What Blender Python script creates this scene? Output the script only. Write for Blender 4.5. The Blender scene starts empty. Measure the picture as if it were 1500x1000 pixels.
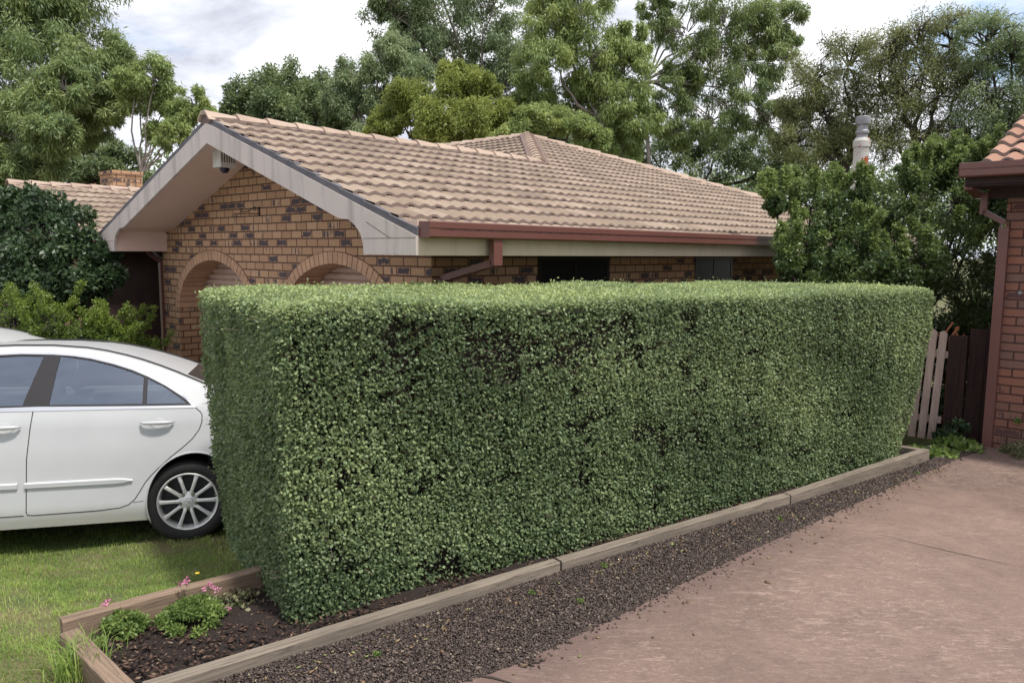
import bpy, bmesh, math, random
import numpy as np
from mathutils import Vector, Matrix, geometry
rng = np.random.default_rng(7)
random.seed(7)
SC = bpy.context.scene
COL = SC.collection
PI = math.pi

# ---------------------------------------------------------------- camera
CZ = 2.2
FPX = 1127.0
PITCH, ROLL = math.radians(6.63), math.radians(.43)
F_ = np.array([0, math.cos(PITCH), -math.sin(PITCH)])
U0 = np.array([0, math.sin(PITCH), math.cos(PITCH)])
R0 = np.array([1., 0, 0])
RR = R0 * math.cos(ROLL) + U0 * math.sin(ROLL)
UU = -R0 * math.sin(ROLL) + U0 * math.cos(ROLL)
cam = bpy.data.cameras.new('camera')
cam.sensor_width = 36
cam.lens = FPX / 1500 * 36
cam.clip_start = .05
cam.clip_end = 2000
co = bpy.data.objects.new('camera', cam)
COL.objects.link(co)
M = Matrix(((RR[0], UU[0], -F_[0], 0), (RR[1], UU[1], -F_[1], 0), (RR[2], UU[2], -F_[2], CZ), (0, 0, 0, 1)))
co.matrix_world = M
SC.camera = co

def at(u, v, Y):
    """point of the place that lies Y metres ahead in the direction of photo pixel u, v"""
    d = (u - 750) / FPX * RR - (v - 500) / FPX * UU + F_
    return np.array([0, 0, CZ]) + d * (Y / d[1])

# ---------------------------------------------------------------- world, sun, exposure
SUN_EL, SUN_AZ = math.radians(64), math.radians(128)      # compass azimuth, 0 = +Y, clockwise
w = bpy.data.worlds.new('World')
SC.world = w
w.use_nodes = True
nt = w.node_tree
nt.nodes.clear()
def wn(t, **k):
    n = nt.nodes.new(t)
    for a, b in k.items(): setattr(n, a, b)
    return n
L = nt.links.new
out = wn('ShaderNodeOutputWorld')
bg = wn('ShaderNodeBackground')
bg.inputs[1].default_value = .1
sky = wn('ShaderNodeTexSky', sky_type='NISHITA', sun_disc=False)
sky.sun_elevation = SUN_EL
sky.sun_rotation = SUN_AZ
tc = wn('ShaderNodeTexCoord')
sep = wn('ShaderNodeSeparateXYZ')
L(tc.outputs['Generated'], sep.inputs[0])
zc = wn('ShaderNodeMath', operation='MAXIMUM'); zc.inputs[1].default_value = .0
L(sep.outputs[2], zc.inputs[0])
zz = wn('ShaderNodeMath', operation='ADD'); zz.inputs[1].default_value = .22
L(zc.outputs[0], zz.inputs[0])
dx = wn('ShaderNodeMath', operation='DIVIDE'); L(sep.outputs[0], dx.inputs[0]); L(zz.outputs[0], dx.inputs[1])
dy = wn('ShaderNodeMath', operation='DIVIDE'); L(sep.outputs[1], dy.inputs[0]); L(zz.outputs[0], dy.inputs[1])
cmb = wn('ShaderNodeCombineXYZ'); L(dx.outputs[0], cmb.inputs[0]); L(dy.outputs[0], cmb.inputs[1])
n1 = wn('ShaderNodeTexNoise'); n1.inputs['Scale'].default_value = .85; n1.inputs['Detail'].default_value = 7; n1.inputs['Roughness'].default_value = .55; n1.inputs['Distortion'].default_value = .3
L(cmb.outputs[0], n1.inputs['Vector'])
cov = wn('ShaderNodeValToRGB')
cov.color_ramp.elements[0].position = .33; cov.color_ramp.elements[0].color = (0, 0, 0, 1)
cov.color_ramp.elements[1].position = .42; cov.color_ramp.elements[1].color = (1, 1, 1, 1)
L(n1.outputs['Fac'], cov.inputs[0])
mp = wn('ShaderNodeMapping'); mp.inputs['Location'].default_value = (3.1, 5.2, .4)
L(cmb.outputs[0], mp.inputs[0])
n2 = wn('ShaderNodeTexNoise'); n2.inputs['Scale'].default_value = 1.5; n2.inputs['Detail'].default_value = 8; n2.inputs['Roughness'].default_value = .6; n2.inputs['Distortion'].default_value = .5
L(mp.outputs[0], n2.inputs['Vector'])
cc = wn('ShaderNodeValToRGB')
cc.color_ramp.elements[0].position = .36; cc.color_ramp.elements[0].color = (.44, .46, .53, 1)
cc.color_ramp.elements[1].position = .60; cc.color_ramp.elements[1].color = (.90, .905, .94, 1)
e = cc.color_ramp.elements.new(.47); e.color = (.64, .66, .73, 1)
L(n2.outputs['Fac'], cc.inputs[0])
vm = wn('ShaderNodeVectorMath', operation='SCALE'); vm.inputs['Scale'].default_value = 7.8
L(cc.outputs[0], vm.inputs[0])
mix = wn('ShaderNodeMix', data_type='RGBA')
L(cov.outputs[0], mix.inputs[0]); L(sky.outputs[0], mix.inputs[6]); L(vm.outputs[0], mix.inputs[7])
L(mix.outputs[2], bg.inputs[0]); L(bg.outputs[0], out.inputs[0])

sun = bpy.data.lights.new('sun', 'SUN')
sun.energy = 2.2
sun.angle = math.radians(5)
sun.color = (1, .95, .87)
so = bpy.data.objects.new('sun', sun)
COL.objects.link(so)
sd = Vector((math.sin(SUN_AZ) * math.cos(SUN_EL), math.cos(SUN_AZ) * math.cos(SUN_EL), math.sin(SUN_EL)))
so.rotation_euler = sd.to_track_quat('Z', 'Y').to_euler()
SC.view_settings.view_transform = 'Standard'
SC.view_settings.look = 'None'
SC.view_settings.exposure = 1.0
SC.view_settings.gamma = 1
SC.render.resolution_x, SC.render.resolution_y = 1024, 682

# ---------------------------------------------------------------- object helpers
def tag(o, label=None, cat=None, group=None, kind=None):
    if label: o['label'] = label
    if cat: o['category'] = cat
    if group: o['group'] = group
    if kind: o['kind'] = kind
    return o
def empty(name, loc=(0, 0, 0), rz=0, label=None, cat=None, group=None):
    o = bpy.data.objects.new(name, None)
    o.empty_display_size = .2
    COL.objects.link(o)
    o.location = loc; o.rotation_euler = (0, 0, rz)
    return tag(o, label, cat, group)
def add(name, V, Fc, m, parent=None, smooth=False, attr=None, loc=None):
    """one mesh object from vertices and faces (faces: list of tuples or an (n,k) array)"""
    me = bpy.data.meshes.new(name)
    V = np.asarray(V, dtype=np.float32)
    if isinstance(Fc, np.ndarray):
        n, k = Fc.shape
        me.vertices.add(len(V)); me.vertices.foreach_set('co', V.ravel())
        me.loops.add(n * k); me.loops.foreach_set('vertex_index', Fc.astype(np.int32).ravel())
        me.polygons.add(n); me.polygons.foreach_set('loop_start', np.arange(0, n * k, k, dtype=np.int32))
        me.polygons.foreach_set('loop_total', np.full(n, k, dtype=np.int32))
        me.update(calc_edges=True)
    else:
        me.from_pydata([tuple(map(float, v)) for v in V], [], Fc)
        me.update()
    if smooth: me.polygons.foreach_set('use_smooth', np.ones(len(me.polygons), dtype=bool))
    if attr is not None:
        a = me.attributes.new('tint', 'FLOAT', 'POINT'); a.data.foreach_set('value', np.asarray(attr, dtype=np.float32))
    me.materials.append(m)
    o = bpy.data.objects.new(name, me)
    COL.objects.link(o)
    if parent is not None: o.parent = parent
    if loc is not None: o.location = loc
    return o
def fix_normals(o):
    bm = bmesh.new(); bm.from_mesh(o.data)
    bmesh.ops.recalc_face_normals(bm, faces=bm.faces)
    bm.to_mesh(o.data); bm.free()
    return o
def inpoly(x, y, P):
    c = np.zeros(np.shape(x), bool); j = len(P) - 1
    for i in range(len(P)):
        xi, yi = P[i]; xj, yj = P[j]
        c ^= ((yi > y) != (yj > y)) & (x < (xj - xi) * (y - yi) / (yj - yi + 1e-12) + xi); j = i
    return c
class MB:
    def __init__(s): s.v = []; s.f = []
    def each(s, name, m, parent=None, smooth=False, bevel=0, fix=True):
        """one object for every connected piece"""
        par = list(range(len(s.v)))
        def fd(i):
            while par[i] != i: par[i] = par[par[i]]; i = par[i]
            return i
        for f in s.f:
            r = fd(f[0])
            for i in f[1:]: par[fd(i)] = r
        g = {}
        for f in s.f: g.setdefault(fd(f[0]), []).append(f)
        res = []
        for fs in g.values():
            ids = sorted({i for f in fs for i in f}); mp = {i: j for j, i in enumerate(ids)}
            q = MB(); q.v = [s.v[i] for i in ids]; q.f = [tuple(mp[i] for i in f) for f in fs]
            o = q.build(name, m, parent, smooth, bevel)
            if fix: fix_normals(o)
            res.append(o)
        return res
    def box(s, x0, x1, y0, y1, z0, z1):
        s.hexa([(x0, y0, z0), (x1, y0, z0), (x1, y1, z0), (x0, y1, z0), (x0, y0, z1), (x1, y0, z1), (x1, y1, z1), (x0, y1, z1)])
        return s
    def hexa(s, P):
        n = len(s.v); s.v += [tuple(p) for p in P]
        for q in ((0, 3, 2, 1), (4, 5, 6, 7), (0, 1, 5, 4), (1, 2, 6, 5), (2, 3, 7, 6), (3, 0, 4, 7)): s.f.append(tuple(n + i for i in q))
        return s
    def prism(s, A, B):
        """closed solid between two polygons of equal length"""
        n = len(s.v); k = len(A); s.v += [tuple(p) for p in A] + [tuple(p) for p in B]
        s.f.append(tuple(range(n, n + k))[::-1]); s.f.append(tuple(range(n + k, n + 2 * k)))
        for i in range(k):
            j = (i + 1) % k; s.f.append((n + i, n + j, n + k + j, n + k + i))
        return s
    def bar(s, a, b, w, h=None, up=(0, 0, 1)):
        h = h or w; a = Vector(a); b = Vector(b); d = (b - a).normalized()
        x = d.cross(Vector(up)); x = x.normalized() if x.length > 1e-4 else Vector((1, 0, 0)); y = x.cross(d)
        c = [(-w / 2, -h / 2), (w / 2, -h / 2), (w / 2, h / 2), (-w / 2, h / 2)]
        return s.prism([a + x * p + y * q for p, q in c], [b + x * p + y * q for p, q in c])
    def tube(s, P, R, n=8, cap=True):
        P = [Vector(p) for p in P]; R = R if hasattr(R, '__len__') else [R] * len(P)
        b = len(s.v); ref = Vector((.3, .2, 1)).normalized()
        for i, p in enumerate(P):
            d = (P[min(i + 1, len(P) - 1)] - P[max(i - 1, 0)]).normalized()
            x = d.cross(ref); x = x.normalized() if x.length > .05 else d.cross(Vector((1, 0, 0))).normalized(); y = d.cross(x)
            for k in range(n):
                t = 2 * PI * k / n; s.v.append(tuple(p + (x * math.cos(t) + y * math.sin(t)) * R[i]))
        for i in range(len(P) - 1):
            for k in range(n):
                j = (k + 1) % n; s.f.append((b + i * n + k, b + i * n + j, b + (i + 1) * n + j, b + (i + 1) * n + k))
        if cap: s.f.append(tuple(b + k for k in range(n))[::-1]); s.f.append(tuple(b + (len(P) - 1) * n + k for k in range(n)))
        return s
    def lathe(s, prof, n=48, axis='y', c=(0, 0, 0)):
        """closed ring profile [(radius, along-axis)] spun about an axis"""
        b = len(s.v); m = len(prof)
        for k in range(n):
            t = 2 * PI * k / n
            for r, a in prof:
                s.v.append((c[0] + r * math.cos(t), c[1] + a, c[2] + r * math.sin(t)) if axis == 'y' else (c[0] + r * math.cos(t), c[1] + r * math.sin(t), c[2] + a))
        for k in range(n):
            j = (k + 1) % n
            for i in range(m - 1): s.f.append((b + k * m + i, b + k * m + i + 1, b + j * m + i + 1, b + j * m + i))
        return s
    def build(s, name, m, parent=None, smooth=False, bevel=0, loc=None, fix=False):
        o = add(name, s.v, s.f, m, parent, smooth, loc=loc)
        if fix: fix_normals(o)
        if bevel:
            md = o.modifiers.new('bevel', 'BEVEL'); md.width = bevel; md.segments = 2; md.limit_method = 'ANGLE'
        return o

# ---------------------------------------------------------------- materials
class NM:
    def __init__(s, name):
        s.m = bpy.data.materials.new(name); s.m.use_nodes = True; s.t = s.m.node_tree
        s.b = s.t.nodes['Principled BSDF']; s.o = s.t.nodes['Material Output']
    def n(s, t, ins=None, **k):
        x = s.t.nodes.new(t)
        for a, b in k.items(): setattr(x, a, b)
        for a, b in (ins or {}).items():
            if isinstance(b, bpy.types.NodeSocket): s.t.links.new(b, x.inputs[a])
            else: x.inputs[a].default_value = b
        return x
    def l(s, a, b): s.t.links.new(a, b)
    def math(s, op, a, b=0, c=None):
        d = {0: a, 1: b}
        if c is not None: d[2] = c
        return s.n('ShaderNodeMath', d, operation=op).outputs[0]
    def co(s, kind='Object'): return s.n('ShaderNodeTexCoord').outputs[kind]
    def noise(s, scale, detail=4, rough=.55, vec=None, dist=0, out='Fac'):
        return s.n('ShaderNodeTexNoise', {'Vector': vec if vec is not None else s.co(), 'Scale': scale, 'Detail': detail, 'Roughness': rough, 'Distortion': dist}).outputs[out]
    def mapv(s, scale, vec=None, rot=(0, 0, 0), loc=(0, 0, 0)):
        return s.n('ShaderNodeMapping', {'Vector': vec if vec is not None else s.co(), 'Scale': scale, 'Rotation': rot, 'Location': loc}).outputs[0]
    def ramp(s, fac, stops, interp='LINEAR'):
        r = s.n('ShaderNodeValToRGB', {0: fac}); cr = r.color_ramp; cr.interpolation = interp
        while len(cr.elements) < len(stops): cr.elements.new(.5)
        for e, (p, c) in zip(cr.elements, stops):
            e.position = p; e.color = (*c, 1) if hasattr(c, '__len__') else (c, c, c, 1)
        return r.outputs[0]
    def mix(s, fac, a, b, blend='MIX'):
        x = s.n('ShaderNodeMix', data_type='RGBA', blend_type=blend)
        for i, v in ((0, fac), (6, a), (7, b)):
            if isinstance(v, bpy.types.NodeSocket): s.l(v, x.inputs[i])
            elif i: x.inputs[i].default_value = (*v, 1)
            else: x.inputs[0].default_value = v
        return x.outputs[2]
    def bump(s, h, strength=.3, dist=.01):
        b = s.n('ShaderNodeBump', {'Height': h, 'Strength': strength, 'Distance': dist}); s.l(b.outputs[0], s.b.inputs['Normal'])
    def base(s, c):
        if isinstance(c, bpy.types.NodeSocket): s.l(c, s.b.inputs['Base Color'])
        else: s.b.inputs['Base Color'].default_value = (*c, 1)
    def set(s, **k):
        for a, b in k.items():
            i = s.b.inputs[a.replace('_', ' ')]
            if isinstance(b, bpy.types.NodeSocket): s.l(b, i)
            else: i.default_value = b
def weathered(name, c, rough=.6, var=.25, scale=3, bump=.15, streak=0, fine=60, metallic=0, spec=.4):
    k = NM(name)
    n = k.noise(scale, 6, .6); n2 = k.noise(fine, 3, .6)
    f = k.math('ADD', k.math('MULTIPLY', n, .7), k.math('MULTIPLY', n2, .3))
    lo = tuple(x * (1 - var) for x in c); hi = tuple(min(1, x * (1 + var)) for x in c)
    col = k.ramp(f, [(.3, lo), (.7, hi)])
    if streak:
        sv = k.noise(1, 5, .6, k.mapv((9, 9, .8)))
        col = k.mix(k.math('MULTIPLY', k.ramp(sv, [(.5, 0), (.68, 1)]), streak), col, tuple(x * .45 for x in c))
    k.base(col); k.set(Roughness=rough, Metallic=metallic); k.b.inputs['Specular IOR Level'].default_value = spec
    if bump: k.bump(n2, bump, .004)
    return k.m
def brick(name, tans, dark, mortar, pdark=.2, bw=.24, bh=.086, rough=.85, shift=0.0):
    """bricks laid in object space: rows by z, along x or y by which way the face looks"""
    k = NM(name)
    g = k.n('ShaderNodeTexCoord')
    p = k.n('ShaderNodeSeparateXYZ', {0: g.outputs['Object']}); nn = k.n('ShaderNodeSeparateXYZ', {0: g.outputs['Normal']})
    sel = k.math('GREATER_THAN', k.math('ABSOLUTE', nn.outputs[0]), .6)
    along = k.math('ADD', k.math('MULTIPLY', sel, p.outputs[1]), k.math('MULTIPLY', k.math('SUBTRACT', 1, sel), k.math('ADD', p.outputs[0], .105)))
    wob = k.math('MULTIPLY', k.math('SUBTRACT', k.noise(9, 2), .5), .008)
    row = k.math('DIVIDE', k.math('ADD', p.outputs[2], wob), bh)
    ri = k.math('FLOOR', row); rf = k.math('FRACT', row)
    off = k.math('MULTIPLY', k.math('MODULO', ri, 2), .5)
    a = k.math('ADD', k.math('ADD', k.math('DIVIDE', k.math('ADD', along, wob), bw), off), 20 + shift)
    ci = k.math('FLOOR', a); cf = k.math('FRACT', a)
    idv = k.n('ShaderNodeCombineXYZ', {0: ci, 1: ri, 2: 3.3}).outputs[0]
    wn_ = k.n('ShaderNodeTexWhiteNoise', {'Vector': idv}, noise_dimensions='3D')
    rnd = wn_.outputs['Value']; rc = k.n('ShaderNodeSeparateColor', {0: wn_.outputs['Color']})
    # distance to the brick's edge in metres
    ex = k.math('MULTIPLY', k.math('SUBTRACT', .5, k.math('ABSOLUTE', k.math('SUBTRACT', cf, .5))), bw)
    ez = k.math('MULTIPLY', k.math('SUBTRACT', .5, k.math('ABSOLUTE', k.math('SUBTRACT', rf, .5))), bh)
    ed = k.math('MINIMUM', ex, ez)
    edn = k.math('ADD', ed, k.math('MULTIPLY', k.math('SUBTRACT', k.noise(45, 3), .5), .006))
    bm_ = k.ramp(k.math('MULTIPLY', edn, 100), [(.5, 0), (.85, 1)])
    base = k.ramp(rc.outputs[0], [(0, tans[0]), (.35, tans[1]), (.7, tans[2]), (1, tans[3])])
    base = k.mix(k.math('MULTIPLY', k.noise(28, 5, .65), .55), base, tuple(x * .62 for x in tans[1]))
    # manganese blotches: whole heart of some bricks, bars on others
    heart = k.math('MULTIPLY', k.ramp(k.math('MULTIPLY', k.math('ADD', ed, k.math('MULTIPLY', k.math('SUBTRACT', k.noise(24, 5, .7), .5), .075)), 30), [(.42, 0), (.52, 1)]), k.math('GREATER_THAN', rnd, 1 - pdark * .55))
    bars = k.math('MULTIPLY', k.ramp(k.noise(1, 3, .5, k.mapv((22, 22, 3))), [(.52, 0), (.6, 1)]), k.math('MULTIPLY', k.math('GREATER_THAN', rnd, 1 - pdark), k.ramp(k.math('MULTIPLY', ed, 40), [(.35, 0), (.6, 1)])))
    dk = k.math('MAXIMUM', heart, bars)
    col = k.mix(k.math('MULTIPLY', dk, .93), base, dark)
    col = k.mix(bm_, mortar, col)
    k.base(col); k.set(Roughness=rough); k.b.inputs['Specular IOR Level'].default_value = .25
    h = k.math('ADD', k.math('MULTIPLY', bm_, .8), k.math('MULTIPLY', k.noise(70, 4, .6), .35))
    k.bump(h, .8, .008)
    return k.m
def leafmat(name, dark, mid, light, rough=.5, trans=.3, spec=.35, nscale=2.0):
    k = NM(name)
    a = k.n('ShaderNodeAttribute', attribute_name='tint').outputs['Fac']
    f = k.math('ADD', k.math('MULTIPLY', a, .75), k.math('MULTIPLY', k.noise(nscale, 3), .25))
    c = k.ramp(f, [(.15, dark), (.5, mid), (.9, light)])
    k.base(c); k.set(Roughness=rough); k.b.inputs['Specular IOR Level'].default_value = spec
    if trans:
        t = k.n('ShaderNodeBsdfTranslucent', {'Color': k.mix(.5, c, tuple(min(1, x * 1.6) for x in light))})
        mx = k.n('ShaderNodeMixShader', {0: trans, 1: k.b.outputs[0], 2: t.outputs[0]})
        k.l(mx.outputs[0], k.o.inputs[0])
    return k.m
def plain(name, c, rough=.5, metallic=0, spec=.5, coat=0):
    k = NM(name); k.base(c); k.set(Roughness=rough, Metallic=metallic); k.b.inputs['Specular IOR Level'].default_value = spec
    k.b.inputs['Coat Weight'].default_value = coat
    return k.m
def wood(name, c, dark, scale=(2.5, 40, 40), rough=.85):
    k = NM(name)
    v = k.mapv(scale)
    n = k.noise(1, 7, .7, v, 1.2); b = k.noise(2.2, 4)
    col = k.ramp(n, [(.3, dark), (.52, c), (.75, tuple(min(1, x * 1.3) for x in c))])
    col = k.mix(k.ramp(b, [(.45, 0), (.75, .6)]), col, tuple(x * .6 for x in c))
    k.base(col); k.set(Roughness=rough); k.b.inputs['Specular IOR Level'].default_value = .2
    k.bump(n, .6, .006)
    return k.m
MT = {}
MT['brick'] = brick('tan_brick', [(.38, .225, .135), (.45, .275, .165), (.53, .34, .21), (.41, .205, .12)], (.055, .05, .065), (.105, .058, .042), .36, bw=.198)
MT['brick_red'] = brick('red_brick', [(.30, .135, .09), (.25, .12, .088), (.18, .118, .10), (.35, .15, .09)], (.09, .05, .05), (.065, .035, .032), .22, shift=.14)
MT['arch'] = weathered('arch_brick', (.43, .26, .165), .85, .28, 6, .3)
MT['mortar'] = weathered('mortar', (.14, .075, .05), .95, .2, 12, .2)
MT['barge'] = weathered('painted_barge', (.55, .475, .44), .55, .12, 1.3, .08, .5)
MT['soffit'] = weathered('soffit_paint', (.62, .45, .38), .6, .08, 1.2, .05)
MT['fascia'] = weathered('cream_fascia', (.50, .42, .32), .55, .1, 1.5, .08, .2)
MT['gutter'] = weathered('brown_gutter', (.135, .056, .047), .35, .12, 2, .03)
MT['gutter2'] = weathered('brown_gutter_neighbour', (.15, .068, .058), .35, .12, 2, .03)
MT['darkwood_and_shade'] = weathered('dark_timber_and_porch_shade', (.04, .022, .02), .7, .35, 3, .3, .5)
MT['window_dark'] = plain('dark_window_glass', (.012, .012, .015), .3, 0, .15)
MT['window_frame'] = plain('bronze_window_frame', (.03, .022, .02), .4, .6)
MT['white_plastic'] = weathered('white_plastic', (.6, .58, .55), .4, .06, 6, .03)
MT['black_plastic'] = plain('black_plastic', (.012, .012, .018), .3)
MT['iron'] = plain('black_wrought_iron', (.015, .013, .013), .5, .5)
MT['pointing'] = weathered('ridge_pointing', (.17, .115, .105), .9, .2, 8, .3)
MT['verge'] = weathered('verge_pointing', (.12, .115, .13), .85, .3, 6, .3)
def tilemat(name, a, b, c, lichen, edge=(.19, .142, .125)):
    k = NM(name)
    at_ = k.n('ShaderNodeAttribute', attribute_name='tint').outputs['Fac']
    n = k.noise(2.2, 6, .65); n2 = k.noise(38, 5, .7)
    f = k.math('ADD', k.math('MULTIPLY', at_, .45), k.math('MULTIPLY', n, .55))
    col = k.ramp(f, [(.25, a), (.5, b), (.75, c)])
    col = k.mix(k.ramp(n2, [(.5, 0), (.72, .55)]), col, lichen)
    col = k.mix(k.ramp(k.noise(.9, 7, .7, dist=.6), [(.52, 0), (.72, .45)]), col, tuple(x * .75 for x in lichen))
    col = k.mix(k.ramp(k.noise(14, 4, .6), [(.66, 0), (.70, .55)]), col, (.36, .34, .29))
    col = k.mix(k.math('LESS_THAN', at_, -.5), col, edge)
    k.base(col); k.set(Roughness=.85); k.b.inputs['Specular IOR Level'].default_value = .25
    k.bump(n2, .5, .004)
    return k.m
MT['tile'] = tilemat('tan_roof_tile', (.20, .152, .112), (.255, .195, .145), (.315, .247, .19), (.17, .13, .11))
MT['cap'] = tilemat('ridge_cap_tile', (.34, .255, .20), (.39, .30, .24), (.44, .345, .28), (.22, .17, .14))
MT['tile_red'] = tilemat('terracotta_roof_tile', (.27, .145, .10), (.33, .185, .13), (.38, .23, .17), (.17, .12, .10))
MT['tile_far'] = tilemat('red_roof_tile', (.30, .08, .06), (.36, .10, .08), (.40, .13, .10), (.2, .08, .07))

def roller():
    k = NM('roller_door_slats')
    p = k.n('ShaderNodeSeparateXYZ', {0: k.co()})
    f = k.math('FRACT', k.math('DIVIDE', p.outputs[2], .076))
    k.base(k.ramp(k.math('ADD', k.math('MULTIPLY', k.noise(3, 5), .6), k.math('MULTIPLY', k.noise(40, 3), .4)), [(.3, (.40, .27, .215)), (.7, (.52, .37, .30))]))
    k.set(Roughness=.5)
    return k.m
MT['roller'] = roller()

# ================================================================ GROUND
def gz(x, y):
    """height of the ground under lawn, drive and bed"""
    # signed side of the bed line: positive on the drive side
    s = (x + 1.47) * .594 - (y - 3.03) * .804
    s = np.clip((s + .9) / .5, 0, 1)
    t = np.clip((y - 3.3) / 2.2, 0, 1); t = t * t * (3 - 2 * t)
    lawn = .30 * (1 - t) + .02 * np.sin(x * 2.1 + y) * np.exp(-((x + 3) ** 2 + (y - 4) ** 2) / 8)
    far = np.clip((np.hypot(x, y) - 40) / 200, 0, 1)
    lawn = lawn - .07 * np.clip(y - 5.6, 0, 2.2) * np.clip((2 - x) / 2, 0, 1)
    return lawn * (1 - s) + .215 * s - far * .5
gx = np.unique(np.concatenate([np.linspace(-7, 8, 121), np.sign(np.linspace(-1, 1, 41)) * np.abs(np.linspace(-1, 1, 41)) ** 3 * 600]))
gy = np.unique(np.concatenate([np.linspace(0, 12, 97), np.sign(np.linspace(-1, 1, 41)) * np.abs(np.linspace(-1, 1, 41)) ** 3 * 600]))
X, Y = np.meshgrid(gx, gy)
V = np.stack([X, Y, gz(X, Y)], -1).reshape(-1, 3)
nx, ny = len(gx), len(gy)
I = (np.arange(ny - 1)[:, None] * nx + np.arange(nx - 1)[None]).ravel()
k = NM('lawn_soil')
n = k.noise(1.3, 6, .6); n3 = k.noise(25, 4)
c = k.ramp(n, [(.35, (.060, .095, .022)), (.5, (.11, .12, .04)), (.66, (.19, .135, .085))])
k.base(k.mix(k.math('MULTIPLY', n3, .5), c, (.06, .05, .025))); k.set(Roughness=.95); k.bump(n3, .6, .02)
MT['soil_lawn'] = k.m
tag(add('lawn', V, np.stack([I, I + 1, I + nx + 1, I + nx], 1), MT['soil_lawn'], smooth=True), kind='structure')

# driveway slab
edge = [(-8.2, -3.2), (-3.0, 1.15), (-.62, 3.02), (-.30, 3.25), (.02, 3.45), (.10, 3.53), (.55, 3.93), (1.02, 4.38), (1.62, 4.93), (2.28, 5.50), (3.3, 6.40), (4.34, 7.27), (4.80, 7.64)]
poly = edge + [(4.86, 7.68), (9.0, 3.82), (14, -1.0), (14, -6), (-8.2, -6)]
mb = MB()
mb.prism([(x, y, .05) for x, y in poly], [(x, y, .27) for x, y in poly])
k = NM('stamped_concrete')
o_ = k.co()
big = k.noise(.55, 5, .6, dist=.4); md_ = k.noise(3.2, 6, .7, dist=.8); fine_ = k.noise(22, 6, .75)
flk = k.noise(1, 8, .74, k.mapv((7, 26, 7), rot=(0, 0, .75)), 1.3)
flk2 = k.noise(1, 7, .75, k.mapv((22, 60, 15), rot=(0, 0, .55)), 1.0)
mask = k.noise(.9, 4, .6, k.mapv((1, 1, 1), loc=(4, 2, 0)))
base = k.ramp(k.math('ADD', k.math('ADD', k.math('MULTIPLY', big, .45), k.math('MULTIPLY', md_, .35)), k.math('MULTIPLY', fine_, .2)), [(.34, (.105, .072, .061)), (.5, (.205, .139, .113)), (.66, (.285, .195, .158))])
fm = k.math('MULTIPLY', k.ramp(flk, [(.54, 0), (.60, 1)]), k.ramp(mask, [(.40, .1), (.58, 1)]))
base = k.mix(k.math('MULTIPLY', fm, .5), base, (.44, .33, .275))
base = k.mix(k.math('MULTIPLY', k.ramp(flk2, [(.56, 0), (.62, 1)]), k.math('MULTIPLY', mask, .9)), base, (.42, .31, .26))
dkm = k.ramp(k.noise(1, 7, .75, k.mapv((12, 34, 9), rot=(0, 0, .8), loc=(3, 3, 3)), 1.2), [(.55, 0), (.62, .55)])
base = k.mix(dkm, base, (.12, .085, .075))
# dark band of algae and dirt along the gravel side (its own shape, a stain)
sp = k.n('ShaderNodeSeparateXYZ', {0: o_})
dist = k.math('SUBTRACT', k.math('MULTIPLY', k.math('SUBTRACT', sp.outputs[0], .08), .68), k.math('MULTIPLY', k.math('SUBTRACT', sp.outputs[1], 3.51), .733))
ds = k.math('ADD', dist, k.math('MULTIPLY', k.math('SUBTRACT', k.noise(2.5, 5), .5), .5))
base = k.mix(k.ramp(ds, [(.02, .62), (.16, .45), (.45, 0)]), base, (.12, .078, .07))
spk = k.noise(160, 3, .7)
base = k.mix(k.ramp(spk, [(.38, .5), (.6, 0)]), base, (.11, .08, .07))
k.base(base); k.set(Roughness=k.ramp(md_, [(.3, .55), (.7, .8)])); k.b.inputs['Specular IOR Level'].default_value = .35
hh = k.math('ADD', k.math('MULTIPLY', flk, .7), k.math('MULTIPLY', spk, .15))
k.bump(hh, .35, .012)
MT['drive'] = k.m
tag(mb.build('driveway', MT['drive']), kind='structure')
MT['crack'] = plain('crack_dirt', (.035, .025, .02), .95)
def ribbon(name, pts, wd_, z, m, jit=.0, kind=None):
    V, Fc = [], []
    for i, p in enumerate(pts):
        a = Vector(pts[max(i - 1, 0)]); b = Vector(pts[min(i + 1, len(pts) - 1)]); d = (b - a).normalized(); nrm = Vector((-d.y, d.x))
        ww = wd_ * (1 + jit * random.uniform(-1, 1))
        V += [(p[0] + nrm.x * ww / 2, p[1] + nrm.y * ww / 2, z), (p[0] - nrm.x * ww / 2, p[1] - nrm.y * ww / 2, z)]
        if i: n = 2 * i; Fc.append((n - 2, n - 1, n + 1, n))
    o = add(name, V, Fc, m); tag(o, kind=kind)
    return o
cr = [(-.26, 3.29), (-.17, 3.33), (-.08, 3.31), (.0, 3.27), (.09, 3.19), (.2, 3.08), (.36, 2.95), (.6, 2.72), (.95, 2.4)]
ribbon('control_joint', cr, .014, .2745, MT['crack'], .6, 'structure')
ribbon('control_joint', [(1.95, 5.22), (2.2, 5.32), (2.49, 5.22), (2.7, 5.02), (2.9, 4.84), (3.2, 4.6), (3.9, 4.05), (5.4, 2.9)], .0045, .2742, MT['crack'], .9, 'structure')

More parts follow.
